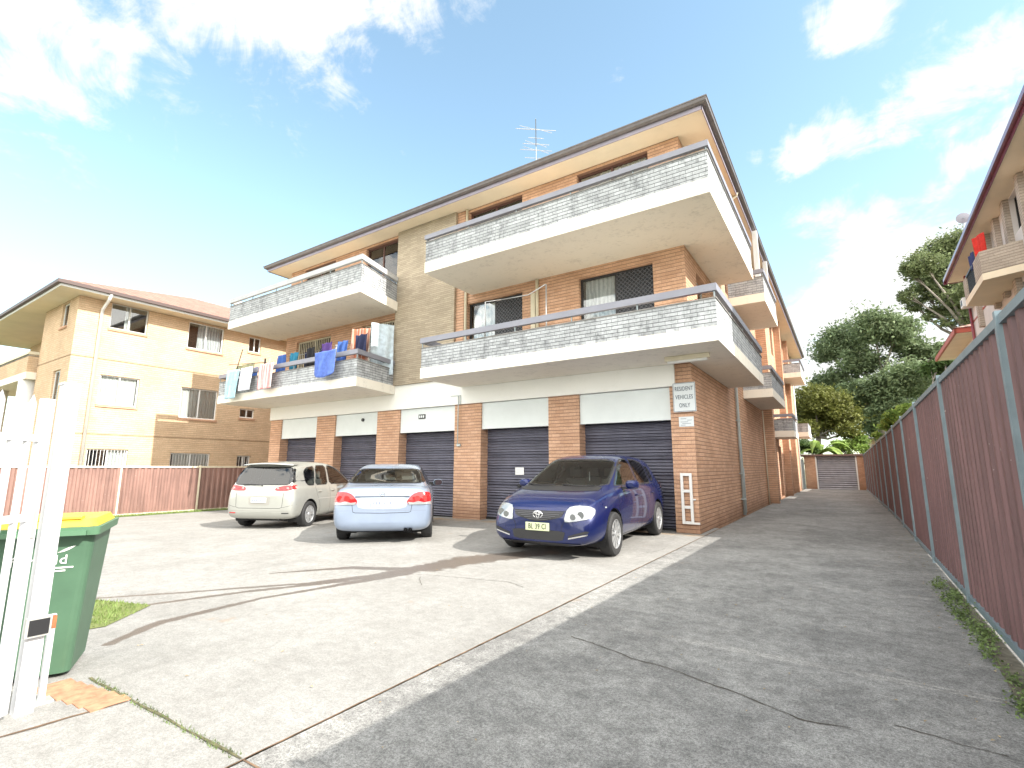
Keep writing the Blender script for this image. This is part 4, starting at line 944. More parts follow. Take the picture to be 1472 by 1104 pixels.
def bl(pts,Y,sc_=1.05,fl=.8,dy=2.5,seed=0):
    rnd=random.Random(seed); out=[]
    for (u,v,r) in pts:
        y=Y+rnd.uniform(-dy,dy); d=f+r2*((u-736)/712.885)-u2*((v-552)/712.885); p=Vector((0,0,1.4))+d*(y/d.y); rr=r*(y/d.y)/712.885*1.0
        out.append(((p.x,p.y,p.z),(rr*sc_,rr*sc_,rr*sc_*fl)))
    return out
tree('tall spreading gum tree with a rounded grey green crown behind the far garage',(2.9,55,0),bl([(1255,470,32),(1215,490,32),(1190,505,22),(1290,478,30),(1310,500,22),(1235,520,30),(1200,548,24),(1178,552,14),(1265,560,30),(1300,540,32),(1335,515,26),(1350,505,16),(1240,590,26),(1285,590,30),(1320,555,28),(1345,545,18),(1225,565,22),(1260,615,22),(1300,610,24)],55,sc_=.90,seed=1),L1,56000,.19,.42,1,.25,fork=(3.1,55,6.5))
tree('taller pale gum tree rising behind the cream block on the right',(10.5,58,0),bl([(1375,350,22),(1350,360,20),(1325,378,20),(1308,390,14),(1345,395,24),(1375,400,26),(1330,420,18),(1305,425,12),(1315,440,10),(1370,435,22),(1340,450,12),(1395,420,20),(1395,455,18),(1360,465,9),(1395,370,20),(1420,390,24),(1420,430,24)],58,seed=2),L4,34000,.19,.40,2,.3,fork=(10.6,58,12))
tree('dense dark olive tree with a domed crown left of the tall gum',(-1.9,50,0),bl([(1170,575,24),(1195,580,22),(1215,600,20),(1165,600,20),(1190,605,22),(1222,620,14),(1160,618,14),(1150,585,14)],50,seed=3),L5,22000,.17,.3,3,.1,fork=(-1.7,50,4))
tree('small bushy tree showing between the tall gum and the fence',(5.3,44,0),bl([(1345,530,14),(1365,520,14),(1375,535,16),(1360,545,12),(1395,520,18)],52,seed=4),L2,6000,.2,.2,4,.1)
tree('low yellow green shrub leaning over the far end of the maroon fence',(2.6,34,0),bl([(1285,600,12),(1300,590,11),(1275,612,9),(1310,598,10),(1265,625,7)],34,seed=5,dy=.6),L3,3600,.13,.12,5,.2,cat='shrub',name='shrub')
tree('bright green bush behind the right end of the far garage',(1.0,47,0),bl([(1225,640,10),(1237,632,9),(1215,648,8),(1205,640,9),(1240,645,8)],47,seed=6,dy=.6),L3,4000,.13,.12,6,.1,cat='bush',name='bush')
tree('dark green bush filling the gap behind the side gate',(-2.9,46,0),bl([(1150,640,12),(1165,645,10),(1140,650,10)],46,seed=7,dy=.6),L2,3000,.13,.12,7,.1,cat='bush',name='bush')
# banana palm
o=Vector((-1.6,45.8,-.1)); bp_=empty('banana_plant',o,label='banana plant with arching pale fronds over the far garage roof',cat='plant')
q=MB(o); q.tube([o,o+Vector((.1,0,2.6))],[.18,.12]); q.build('trunk',m_bark,bp_,smooth=True)
q=MB(o); q.norecalc=True; rnd=random.Random(5)
for k in range(13):
    a=k*2.4+rnd.uniform(-.3,.3); L=rnd.uniform(1.7,2.6); H=rnd.uniform(.5,1.2); prev=None
    for i in range(13):
        t=i/12; p=o+Vector((0,0,2.5))+Vector((math.cos(a)*L*t,math.sin(a)*L*t,H*math.sin(t*2.4)*1.2-.9*t*t)); w=.30*math.sin(math.pi*min(1,t*.92+.06)); s_=Vector((-math.sin(a),math.cos(a),0))*w
        cur=(p-s_-Vector((0,0,.35*w)),p,p+s_-Vector((0,0,.35*w)))
        if prev and i%1==0:
            q.quad(prev[0],prev[1],cur[1],cur[0]);q.quad(prev[1],prev[2],cur[2],cur[1])
        prev=cur
q.build('fronds',L3,bp_)
# distant house roof between trees
o=Vector((6,62,0)); hh=empty('house',o,label='distant house with a grey tiled roof glimpsed over the fence end',cat='house')
q=MB(o); q.box(2.3,10,60,68,-.5,4.2); q.build('wall',m_brick_y,hh); q=MB(o); hip_roof(q,1.6,10.6,59.4,68.6,4.21,24); q.build('roof',mat('grey_tile',(.25,.24,.25),.8,var=.2),hh)
# street-side hedge behind the camera, seen only in reflections
# ================================================================== WHEELIE BIN and GATE
o=Vector((-4.80,1.26,0)); bn_=empty('wheelie_bin',o,rz=math.atan2(.9,.45),label='green wheelie bin with a yellow lid standing behind the white gate post',cat='bin')
m_bin=mat('bin_green',(.065,.135,.082),.5,var=.1,vs=5); m_lid=mat('bin_yellow',(.62,.45,.05),.45,var=.06); m_rim=mat('bin_rim_green',(.09,.19,.11),.5)
# local axes: x along the lettered face, y pointing away from it
def frus(q,x0,x1,y0,y1,z0,X0,X1,Y0,Y1,z1,rad=.05,n=4):
    def ring(x0,x1,y0,y1,z):
        out=[]
        for cx,cy,a in ((x1-rad,y1-rad,0),(x0+rad,y1-rad,90),(x0+rad,y0+rad,180),(x1-rad,y0+rad,270)):
            for k in range(n+1): t=R(a+90*k/n); out.append((cx+rad*math.cos(t),cy+rad*math.sin(t),z))
        return out
    A=ring(x0,x1,y0,y1,z0);B=ring(X0,X1,Y0,Y1,z1); m_=len(A)
    for i in range(m_): q.quad(A[i],A[(i+1)%m_],B[(i+1)%m_],B[i])
    q.poly(B); q.poly(list(reversed(A)))
q=MB(); frus(q,-.235,.235,-.24,.26,.03,-.285,.285,-.31,.33,.93); q.build('body',m_bin,bn_,bev=.0)
q=MB(); frus(q,-.315,.315,-.36,.36,.931,-.32,.32,-.365,.365,.985,.03); q.box(-.25,.25,-.40,-.362,.935,.965); q.build('rim',m_rim,bn_)
q=MB(); frus(q,-.30,.30,-.33,.345,.987,-.27,.27,-.28,.33,1.035,.05); q.box(-.12,.20,-.30,-.20,1.034,1.052); l=q.build('lid',m_lid,bn_,bev=.004)
for x in (-.22,.22):
    q=MB(); q.tube([(x*.8-.03,.15,.07),(x*.8+.03,.15,.07)],.07,16); q.build('wheel',m_rub,bn_)
slope=math.atan((.31-.24)/.9)
FM=lambda x,z:Matrix.Translation((x,-.24-(z-.03)*.0778-.004,z))@Matrix.Rotation(R(90)+slope,4,'X')
text('lettering','fairfield',.085,FM(.01,.77),m_white,bn_,1.05)
q=MB()
for z,a,b in ((.715,.0,.19),(.695,.0,.15)):
    q=MB(); q.box(a,b,-.24-(z-.03)*.0778-.006,-.24-(z-.03)*.0778-.001,z,z+.009); q.build('printed_line',m_white,bn_)
q=MB()
for k in range(10):
    t=k/9; t2=(k+1)/9; P=lambda t:(.10+.09*t,.82+.04*t*t)
    (xa,za),(xb,zb)=P(t),P(t2); th=.016*math.sin(math.pi*min(1,t+.05)); yf=-.24-(za-.03)*.0778-.004
    q.quad((xa,yf,za),(xb,yf,zb),(xb,yf,zb+th),(xa,yf,za+th))
q.build('emblem',m_white,bn_)
# gate
gd=Vector((.60,-.80,0)); gp0=Vector((-4.02,.935,0))
ga=empty('gate',gp0,label='white picket gate standing open at the left edge with pointed pickets',cat='gate')
GM=lambda s,dz=0: gp0+gd*s
def gbox(q,s0,s1,t0,t1,z0,z1):
    nn=Vector((gd.y,-gd.x,0)); c=[gp0+gd*s+nn*t for s in (s0,s1) for t in (t0,t1)]
    a,b,d,c_=c[0],c[1],c[2],c[3]; n0=len(q.v)
    for z in (z0,z1):
        for p in (a,b,c_,d): q.v.append(Vector((p.x,p.y,z))-q.o)
    for fc in ((0,3,2,1),(4,5,6,7),(0,1,5,4),(1,2,6,5),(2,3,7,6),(3,0,4,7)): q.f.append(tuple(n0+i for i in fc)); q.mi.append(0)
q=MB(gp0); gbox(q,-.03,.03,-.025,.025,.03,1.80); st=q.build('stile',m_gate,ga,bev=.004)
q=MB(gp0); gbox(q,-.012,.012,-.031,-.026,.98,1.14); q.build('lock_plate',m_alu,st)
for s in range(1,14):
    q=MB(gp0); x=.03+.098*s-.03; gbox(q,x-.0125,x+.0125,-.0125,.0125,.09,1.76)
    n0=len(q.v)
    q.v+=[q.v[i].copy() for i in range(len(q.v)-4,len(q.v))]; cpt=sum(q.v[-4:],Vector())/4+Vector((0,0,.055)); q.v.append(cpt)
    k=len(q.v)-5
    for i in range(4): q.f.append((k+i,k+(i+1)%4,len(q.v)-1)); q.mi.append(0)
    q.build('picket',m_gate,ga)
for z in (.17,1.08,1.54):
    q=MB(gp0); gbox(q,.031,1.33,-.016,.016,z,z+.04); q.build('rail',m_gate,ga)
po=Vector((-4.045,1.09,0)); gpst=empty('gate_post',po,label='square white steel gate post beside the green bin',cat='post')
q=MB(po); q.box(-4.105,-4.02,1.0,1.085,-.02,1.9); q.build('shaft',m_gate,gpst,bev=.004)
q=MB(po); q.box(-4.11,-4.015,.995,1.09,1.901,1.915); q.build('cap',m_gate,gpst)
q=MB(po); q.box(-4.019,-3.985,.985,1.10,.42,.53); b_=q.build('latch_box',m_alu,gpst,bev=.003); q=MB(po); q.box(-3.984,-3.980,.997,1.088,.432,.518); q.build('latch_face',m_dark,b_)
q=MB(po); q.box(-4.018,-3.986,1.101,1.12,.45,.52); q.build('rust_edge',mat('rust',(.35,.12,.05),.9,var=.3,vs=30),b_)
po=Vector((-4.1,1.24,0)); p2_=empty('gate_stop_post',po,label='short thin white post at the foot of the bin behind the gate post',cat='post')
q=MB(po); q.box(-4.15,-4.12,1.125,1.155,-.02,.5); q.build('shaft',m_gate,p2_); q=MB(po); q.box(-4.18,-4.09,1.10,1.19,-.01,.015); q.build('foot_plate',m_alu,p2_)
# ================================================================== CARS
def inset(poly,d):
    n=len(poly); P=[Vector(p) for p in poly]; A=sum(P[i].x*P[(i+1)%n].y-P[(i+1)%n].x*P[i].y for i in range(n)); s=1 if A>0 else -1; out=[]
    for i in range(n):
        e0=(P[i]-P[i-1]).normalized(); e1=(P[(i+1)%n]-P[i]).normalized(); n0=Vector((-e0.y,e0.x))*s; n1=Vector((-e1.y,e1.x))*s; b=n0+n1
        if b.length<1e-6: b=n0
        b=b.normalized(); out.append(P[i]+b*(d/max(.35,b.dot(n0))))
    return [tuple(p) for p in out]
def chaikin(poly,it=2,w=.25):
    for _ in range(it):
        o_=[]
        for i in range(len(poly)):
            a=Vector(poly[i]);b=Vector(poly[(i+1)%len(poly)]); o_+= [tuple(a.lerp(b,w)),tuple(a.lerp(b,1-w))]
        poly=o_
    return poly
def pin(poly,x,y):
    c=False;j=len(poly)-1
    for i in range(len(poly)):
        xi,yi=poly[i];xj,yj=poly[j]
        if (yi>y)!=(yj>y) and x<(xj-xi)*(y-yi)/(yj-yi)+xi: c=not c
        j=i
    return c
class Car:
    def __init__(s,name,label,cat,loc,heading,stations,paint,wheels,R_,tw,scale=1,cap=True):
        s.root=empty(name,loc,rz=heading,label=label,cat=cat); s.root.scale=(scale,)*3
        vs=[];fs=[];n=0; rings=[]
        for st in stations:
            x,zb,w,zsh,wsh,zr,wr,zt=st
            h=[(0,zb),(w*.55,zb),(w*.88,zb+.015),(w*.975,zb+.10),(w,zb+(zsh-zb)*.38),(w*.995,zb+(zsh-zb)*.68),(wsh+.012,zsh-.03),(wsh-.025,zsh+.012),
               (wsh*.6+wr*.4-.008,zsh*.62+zr*.38),(wsh*.18+wr*.82,zsh*.15+zr*.85),(wr*.90,zr+(zt-zr)*.55),(wr*.5,zt-(zt-zr)*.12),(0,zt)]
            ring=h+[(-y,z) for y,z in reversed(h[1:-1])]
            rings.append([(x,y,z) for y,z in ring])
        m=len(rings[0])
        for r_ in rings: vs+=r_
        for i in range(len(rings)-1):
            for k in range(m): a=i*m+k;b=i*m+(k+1)%m; fs.append((a,b,b+m,a+m))
        # end caps as strips across
        for base in (0,(len(rings)-1)*m):
            for k in range(0,(m//2)-0):
                a=base+k;b=base+k+1;c=base+(m-k-1)%m;d=base+(m-k)%m
                if k==0: fs.append((a,b,c))
                elif k==m//2-1: fs.append((a,b,d))
                else: fs.append((a,b,c,d))
        me=bpy.data.meshes.new('tmp'); me.from_pydata(vs,[],fs); ob=bpy.data.objects.new('tmp',me); COL.objects.link(ob)
        bm=bmesh.new(); bm.from_mesh(me); bmesh.ops.recalc_face_normals(bm,faces=bm.faces[:]); bm.to_mesh(me); bm.free()
        md=ob.modifiers.new('s','SUBSURF'); md.levels=3; md.render_levels=3
        dg=bpy.context.evaluated_depsgraph_get(); dg.update(); me2=bpy.data.meshes.new_from_object(ob.evaluated_get(dg)); bpy.data.objects.remove(ob)
        bm=bmesh.new(); bm.from_mesh(me2); s.bm=bm; s.bvh=BVHTree.FromBMesh(bm); s.paint=paint; s.holes=[]; s.wheels=wheels; s.R=R_; s.tw=tw
    def hit(s,u,v,view):
        if view in('L','Rt'):
            sg=1 if view=='L' else -1; o_=Vector((u,2*sg,v)); d=Vector((0,-sg,0))
        elif view=='F': o_=Vector((4,u,v)); d=Vector((-1,0,0))
        elif view=='B': o_=Vector((-4,u,v)); d=Vector((1,0,0))
        elif view=='T': o_=Vector((u,v,4)); d=Vector((0,0,-1))
        loc,nor,_,_=s.bvh.ray_cast(o_,d)
        if loc is None:
            loc,nor,_,_=s.bvh.find_nearest(o_+d*(1.2 if view in('L','Rt') else 2.2 if view in 'FB' else 2.8))
        if nor.dot(d)>0: nor=-nor
        return loc,nor
    def patch(s,name,poly,view,m,off=.004,res=.05,parent=None,smooth=True,thick=0,mirror=False):
        bm=bmesh.new()
        polys=[poly]+([[(a,b) for a,b in ([(-p[0],p[1]) for p in poly])]] if mirror else [])
        for pl in polys:
            fv=[bm.verts.new((a,b,0)) for a,b in pl]; bm.faces.new(fv)
        xs=[p[0] for pl in polys for p in pl]; ys=[p[1] for pl in polys for p in pl]
        x=math.floor(min(xs)/res)*res+res
        while x<max(xs): bmesh.ops.bisect_plane(bm,geom=bm.verts[:]+bm.edges[:]+bm.faces[:],plane_co=(x,0,0),plane_no=(1,0,0)); x+=res
        y=math.floor(min(ys)/res)*res+res
        while y<max(ys): bmesh.ops.bisect_plane(bm,geom=bm.verts[:]+bm.edges[:]+bm.faces[:],plane_co=(0,y,0),plane_no=(0,1,0)); y+=res
        for v in bm.verts:
            loc,nor=s.hit(v.co.x,v.co.y,view); v.co=loc+nor*off
        vd={'L':Vector((0,1,0)),'Rt':Vector((0,-1,0)),'F':Vector((1,0,0)),'B':Vector((-1,0,0)),'T':Vector((0,0,1))}[view]
        bm.normal_update()
        fl=[f_ for f_ in bm.faces if f_.normal.dot(vd)<0]
        if fl: bmesh.ops.reverse_faces(bm,faces=fl)
        if thick:
            g=bmesh.ops.extrude_face_region(bm,geom=bm.faces[:]); 
            bm.normal_update()
            for e in g['geom']:
                if isinstance(e,bmesh.types.BMVert): e.co+=vd*thick
        me=bpy.data.meshes.new(name); bm.to_mesh(me); bm.free(); return link(name,me,m,parent or s.root,smooth)
    def ring(s,name,outer,d,view,m,off=.002,parent=None):
        """flat frame between an outline and the same outline inset by d"""
        inn=inset(outer,d); n=len(outer); q=MB()
        def pt(a,b,t): u=a[0]+(b[0]-a[0])*t; v=a[1]+(b[1]-a[1])*t; return u,v
        for i in range(n):
            a,b=outer[i],outer[(i+1)%n]; ai,bi=inn[i],inn[(i+1)%n]; L=math.hypot(a[0]-b[0],a[1]-b[1]); k=max(1,int(L/.05))
            for j in range(k):
                c=[]
                for P_,Q_,t in ((a,b,j/k),(a,b,(j+1)/k),(ai,bi,(j+1)/k),(ai,bi,j/k)):
                    u,v=pt(P_,Q_,t); loc,nor=s.hit(u,v,view); c.append(loc+nor*off)
                q.quad(*c)
        return q.build(name,m,parent or s.root,smooth=True)
    def line(s,pts,view,w,m,off=.0015,name='seam',parent=None):
        q=MB(); P=[Vector(p) for p in pts]; out=[]
        for a,b in zip(P[:-1],P[1:]):
            k=max(1,int((b-a).length/.04))
            for j in range(k): out.append(a.lerp(b,j/k))
        out.append(P[-1]); Ls=[]
        for i,p in enumerate(out):
            d=(out[min(i+1,len(out)-1)]-out[max(i-1,0)]).normalized(); nn=Vector((-d.y,d.x))*w/2
            r_=[]
            for sg in (1,-1):
                loc,nor=s.hit(p.x+nn.x*sg,p.y+nn.y*sg,view); r_.append(loc+nor*off)
            Ls.append(r_)
        for a,b in zip(Ls[:-1],Ls[1:]): q.quad(a[0],a[1],b[1],b[0])
        return q.build(name,m,parent or s.root,smooth=True)
    def window(s,poly,view,frame=.03,glass=None,name='window',it=2,w=.2,dark=None,hole=True):
        """glazed opening: black surround and a pane; the body behind it is cut away"""
        pl=chaikin(poly,it,w) if it else poly
        s.holes.append((inset(pl,frame*.62),view))
        fr=s.ring(name+'_surround' if name!='window' else 'window',pl,frame,view,dark or m_dark,.003)
        s.patch('glass',inset(pl,frame*.55),view,glass or m_cglass,.0045,.06,fr)
        return fr
    def finish(s):
        bm=s.bm; dele=[]
        for f_ in bm.faces:
            c=f_.calc_center_median(); kill=False
            for (wx) in s.wheels:
                if abs(c.y)>.52 and c.z<s.R*2.4 and math.hypot(c.x-wx,c.z-s.R)<s.R+.055: kill=True
            for pl,view in s.holes:
                if view=='L' and c.y>.2 and f_.normal.y>.15: u,v=c.x,c.z
                elif view=='Rt' and c.y<-.2 and f_.normal.y<-.15: u,v=c.x,c.z
                elif view=='F' and f_.normal.x>.1 and c.z>.5: u,v=c.y,c.z
                elif view=='B' and f_.normal.x<-.1 and c.z>.5: u,v=c.y,c.z
                else: continue
                if pin(pl,u,v): kill=True
            if kill: dele.append(f_)
        bmesh.ops.delete(bm,geom=dele,context='FACES')
        for v in bm.verts:
            if v.is_boundary:
                for wx in s.wheels:
                    dx,dz=v.co.x-wx,v.co.z-s.R; L=math.hypot(dx,dz)
                    if abs(v.co.y)>.48 and L<s.R+.12 and v.co.z>.05:
                        k=(s.R+.055)/L; 
                        if abs(v.co.y)>.6: v.co.x=wx+dx*k; v.co.z=s.R+dz*k
        bm.normal_update()
        me=bpy.data.meshes.new('body'); bm.to_mesh(me); b=link('body',me,s.paint,s.root,True); s.body=b
        # inner lining of the cabin
        bm2=bm.copy(); bm2.normal_update(); ns={v.index:v.normal.copy() for v in bm2.verts}
        for v in bm2.verts: v.co-=ns[v.index]*.022
        bmesh.ops.delete(bm2,geom=[f_ for f_ in bm2.faces if f_.calc_center_median().z<.5],context='FACES')
        me=bpy.data.meshes.new('cabin_lining'); bm2.to_mesh(me); bm2.free(); link('cabin_lining',me,mat('cabin_grey',(.13,.14,.145),.85),s.root,True)
        # wheel houses and floor
        q=MB()
        for wx in s.wheels:
            for sg in (1,-1):
                y0,y1=sg*.50,sg*(s.tw-.035); n=20; rr=s.R+.06
                A=[(wx+rr*math.cos(R(-25+230*k/n)),s.R+rr*math.sin(R(-25+230*k/n))) for k in range(n+1)]
                for (a,b_) in zip(A[:-1],A[1:]): q.quad((a[0],y0,a[1]),(b_[0],y0,b_[1]),(b_[0],y1,b_[1]),(a[0],y1,a[1]))
                q.poly([(a[0],y0,a[1]) for a in A])
        q.box(min(s.wheels)-.35,max(s.wheels)+.35,-.5,.5,.17,.24); q.build('wheel_arch',m_black,s.root,smooth=False)
        s.bm.free()
    def wheel(s,x,y,kind,steer=0):
        sg=1 if y>0 else -1; o_=Vector((x,y,s.R)); R_=s.R; q=MB(); n=48
        prof=[(R_*.66,.095),(R_*.80,.105),(R_*.93,.10),(R_*.985,.075),(R_,.03),(R_,-.03),(R_*.985,-.075),(R_*.9,-.1),(R_*.66,-.09)]
        ring=[[ (x+r_*math.cos(2*math.pi*k/n),y+sg*(yy_),s.R+r_*math.sin(2*math.pi*k/n)) for k in range(n)] for r_,yy_ in prof]
        for a,b in zip(ring[:-1],ring[1:]):
            for k in range(n): q.quad(a[k],a[(k+1)%n],b[(k+1)%n],b[k])
        w=q.build('wheel',m_rub,s.root,smooth=True)
        q=MB(); rr=R_*.67
        prof=[(rr,.092),(rr*.955,.098),(rr*.93,.07),(rr*.90,.02),(rr*.6,.015),(.001,.015)]
        ring=[[ (x+r_*math.cos(2*math.pi*k/n),y+sg*yy_,s.R+r_*math.sin(2*math.pi*k/n)) for k in range(n)] for r_,yy_ in prof]
        for i,(a,b) in enumerate(zip(ring[:-1],ring[1:])):
            for k in range(n): q.quad(a[k],a[(k+1)%n],b[(k+1)%n],b[k],0 if i<3 else 1)
        sp,wd0,wd1=kind
        for k in range(sp):
            a=2*math.pi*k/sp+.2; ca,sa=math.cos(a),math.sin(a)
            def P(r_,t,yy_): return (x+r_*ca-t*sa,y+sg*yy_,s.R+r_*sa+t*ca)
            r0,r1=rr*.12,rr*.94
            c=[P(r0,-wd0,.088),P(r0,wd0,.088),P(r1,wd1,.086),P(r1,-wd1,.086)]; d=[P(r0,-wd0*1.2,.03),P(r0,wd0*1.2,.03),P(r1,wd1*1.15,.03),P(r1,-wd1*1.15,.03)]
            q.quad(*c); 
            for i in range(4): q.quad(c[i],c[(i+1)%4],d[(i+1)%4],d[i])
        prof=[(rr*.22,.06),(rr*.20,.098),(rr*.08,.104),(.001,.105)]
        ring=[[ (x+r_*math.cos(2*math.pi*k/20),y+sg*yy_,s.R+r_*math.sin(2*math.pi*k/20)) for k in range(20)] for r_,yy_ in prof]
        for a,b in zip(ring[:-1],ring[1:]):
            for k in range(20): q.quad(a[k],a[(k+1)%20],b[(k+1)%20],b[k])
        q.build('rim',[m_alloy,m_dark],w)
    def mirror(s,x,y,z,m,parent=None):
        sg=1 if y>0 else -1
        for sg in (1,-1):
            yy_=abs(y)*sg; q=MB(); n=12
            def ell(xx,ry,rz): return [(xx,yy_+sg*.10+ry*math.copysign(abs(math.cos(t))**.7,math.cos(t)),z+.02+rz*math.copysign(abs(math.sin(t))**.7,math.sin(t))) for t in (2*math.pi*k/n for k in range(n))]
            rs=[ell(x+.075,.045,.03),ell(x+.055,.085,.058),ell(x+.01,.105,.072),ell(x-.03,.108,.075),ell(x-.035,.10,.067)]
            for a,b in zip(rs[:-1],rs[1:]):
                for k in range(n): q.quad(a[k],a[(k+1)%n],b[(k+1)%n],b[k])
            q.poly(rs[0]); mo=q.build('wing_mirror',m,s.root,smooth=True)
            q=MB(); q.poly(ell(x-.034,.098,.065)); q.build('mirror_glass',mat('mirror_silver',(.6,.65,.7),.03,1),mo)
            q=MB(); q.box(x-.01,x+.05,min(yy_-sg*.05,yy_+sg*.03),max(yy_-sg*.05,yy_+sg*.03),z-.05,z-.01); q.build('mirror_arm',m_dark,mo)
    def seats(s,xf,xr,z,rh):
        m=mat('seat_cloth',(.20,.19,.18),.9)
        for (x,ys_) in ((xf,(-.36,.36)),(xr,(-.36,0,.36))):
            for y in ys_:
                q=MB(); w=.23 if x==xf else .19
                q.poly([(x-.02,y-w,z),(x-.02,y+w,z),(x-.20,y+w*.85,z+.58),(x-.20,y-w*.85,z+.58)]); q.box(x-.23,x-.13,y-w*.85,y+w*.85,z+.1,z+.56); q.box(x-.25,x-.16,y-.12,y+.12,z+.60,z+.76); q.build('seat',m,s.root,bev=.015)
        q=MB(); q.box(xf+.62,xf+.95,-.62,.62,z+.05,z+.36); q.build('dashboard',m_dark,s.root,bev=.03)
        q=MB(); c=Vector((xf+.5,-.36,z+.38)); pts=[c+Vector((.05*math.sin(t)*-1,.18*math.cos(t),.18*math.sin(t))) for t in (2*math.pi*k/20 for k in range(21))]; q.tube(pts,.014,6); q.build('steering_wheel',m_dark,s.root,smooth=True)
def carpaint(name,c,metal=.35,rough=.3):
    def b_(t,b):
        P=N(t,'ShaderNodeNewGeometry').outputs['Position']; k=MR(t,NZ(t,P,1.4,5,.65),.3,.7,.93,1.06)
        setin(t,b.inputs['Base Color'],VM(t,'SCALE',c,s=k).outputs[0]); setin(t,b.inputs['Roughness'],MR(t,NZ(t,P,1.2,3,.5),.3,.75,rough*.85,rough*1.3))
    return mat(name,c,rough,metal,coat=.8,build=b_)
m_blue=carpaint('dark_blue_paint',(.004,.011,.080),.35,.25); m_silver=carpaint('champagne_silver_paint',(.40,.405,.375),.5,.33); m_lblue=carpaint('ice_blue_paint',(.27,.33,.44),.45,.3)
m_red=mat('tail_red',(.50,.012,.015),.12,coat=1); m_red2=mat('tail_red_bright',(.75,.03,.03),.1,coat=1); m_lens=mat('clear_lens',(.36,.38,.39),.12,.3,coat=1); m_plate_w=mat('plate_white',(.70,.72,.72),.4); m_plate_y=mat('plate_pale_yellow',(.62,.68,.42),.4); m_seam=mat('panel_gap',(.008,.008,.01),.7)
# ---- dark blue hatchback, facing the street
S1=[(-2.12,.42,.60,.68,.56,.72,.46,.74),(-2.09,.32,.76,.84,.71,.90,.60,.92),(-2.02,.24,.84,.94,.775,1.02,.64,1.04),(-1.86,.20,.872,.965,.80,1.22,.62,1.25),(-1.68,.20,.88,.97,.815,1.385,.60,1.425),(-1.45,.20,.88,.965,.825,1.435,.605,1.475),(-.9,.19,.88,.955,.835,1.465,.61,1.51),(-.2,.18,.88,.945,.84,1.475,.61,1.52),
 (.30,.18,.88,.94,.84,1.42,.60,1.47),(.62,.18,.88,.935,.835,1.27,.63,1.315),(.95,.18,.88,.925,.825,1.09,.665,1.125),(1.22,.18,.88,.90,.81,.965,.69,.99),(1.5,.19,.875,.86,.79,.91,.66,.935),(1.78,.20,.85,.79,.755,.85,.62,.875),(1.95,.20,.80,.71,.71,.78,.58,.80),(2.05,.20,.73,.61,.64,.68,.52,.695),(2.11,.24,.60,.52,.53,.57,.44,.58)]
blue=Car('hatchback','dark blue hatchback parked facing the street in front of the corner pier','car',(-4.21,9.12,0),R(-86),S1,m_blue,(1.30,-1.32),.315,.88,1.09)
c=blue
ws=[(-.72,.965),(.72,.965),(.62,1.36),(.545,1.415),(-.545,1.415),(-.62,1.36)]
wf=c.window(ws,'F',.035,name='windscreen',it=1,w=.12)
for v in ('L','Rt'):
    c.window([(.55,.985),(.98,.985),(.60,1.20),(.35,1.35),(.10,1.425),(-.18,1.43),(-.18,.985)],v,.028,it=1,w=.12)
    c.window([(-.24,.985),(-.24,1.43),(-.62,1.425),(-1.02,1.36),(-1.10,.99)],v,.028,it=1,w=.12)
    c.window([(-1.15,1.0),(-1.08,1.34),(-1.36,1.27),(-1.45,1.06)],v,.025,it=1)
    for pts in ([(1.02,.26),(1.02,.95)],[(-.21,.24),(-.21,.96)],[(-1.16,.96),(-1.08,.8),(-.98,.62),(-.86,.45),(-.80,.25)],[(1.02,.26),(-.80,.26)],[(1.0,.96),(.5,.965),(-.2,.97),(-1.3,.99)]): c.line(pts,v,.009,m_seam)
    for x in (.02,-1.0): c.patch('door_handle',chaikin([(x-.10,.80),(x+.10,.80),(x+.10,.835),(x-.10,.835)],1),v,m_blue,.022,.04,thick=.002)
    c.patch('side_indicator',[(1.55,.70),(1.60,.70),(1.60,.72),(1.55,.72)],v,m_lens,.004)
    c.patch('tail_light',chaikin([(-2.0,.86),(-1.72,.86),(-1.80,1.06),(-1.95,1.06)],1),v,m_red,.006)
# front end
c.line([(-.63,.80),(-.6,.74),(-.40,.665),(.40,.665),(.6,.74),(.63,.80)],'F',.008,m_seam,name='bonnet_gap')
g=c.patch('grille',chaikin([(-.40,.665),(.40,.665),(.36,.59),(.13,.535),(0,.52),(-.13,.535),(-.36,.59)],1,.15),'F',m_dark,.006,.03)
q=MB()
for k in range(5):
    z=.645-.024*k; w_=.38-.055*k
    for i in range(16):
        a=-w_+2*w_*i/16;b_=-w_+2*w_*(i+1)/16; p=c.hit(a,z,'F')[0];p2=c.hit(b_,z,'F')[0]; q.tube([p+Vector((.010,0,0)),p2+Vector((.010,0,0))],.0045,4)
q.build('grille_bars',mat('grille_grey',(.09,.09,.10),.4),g)
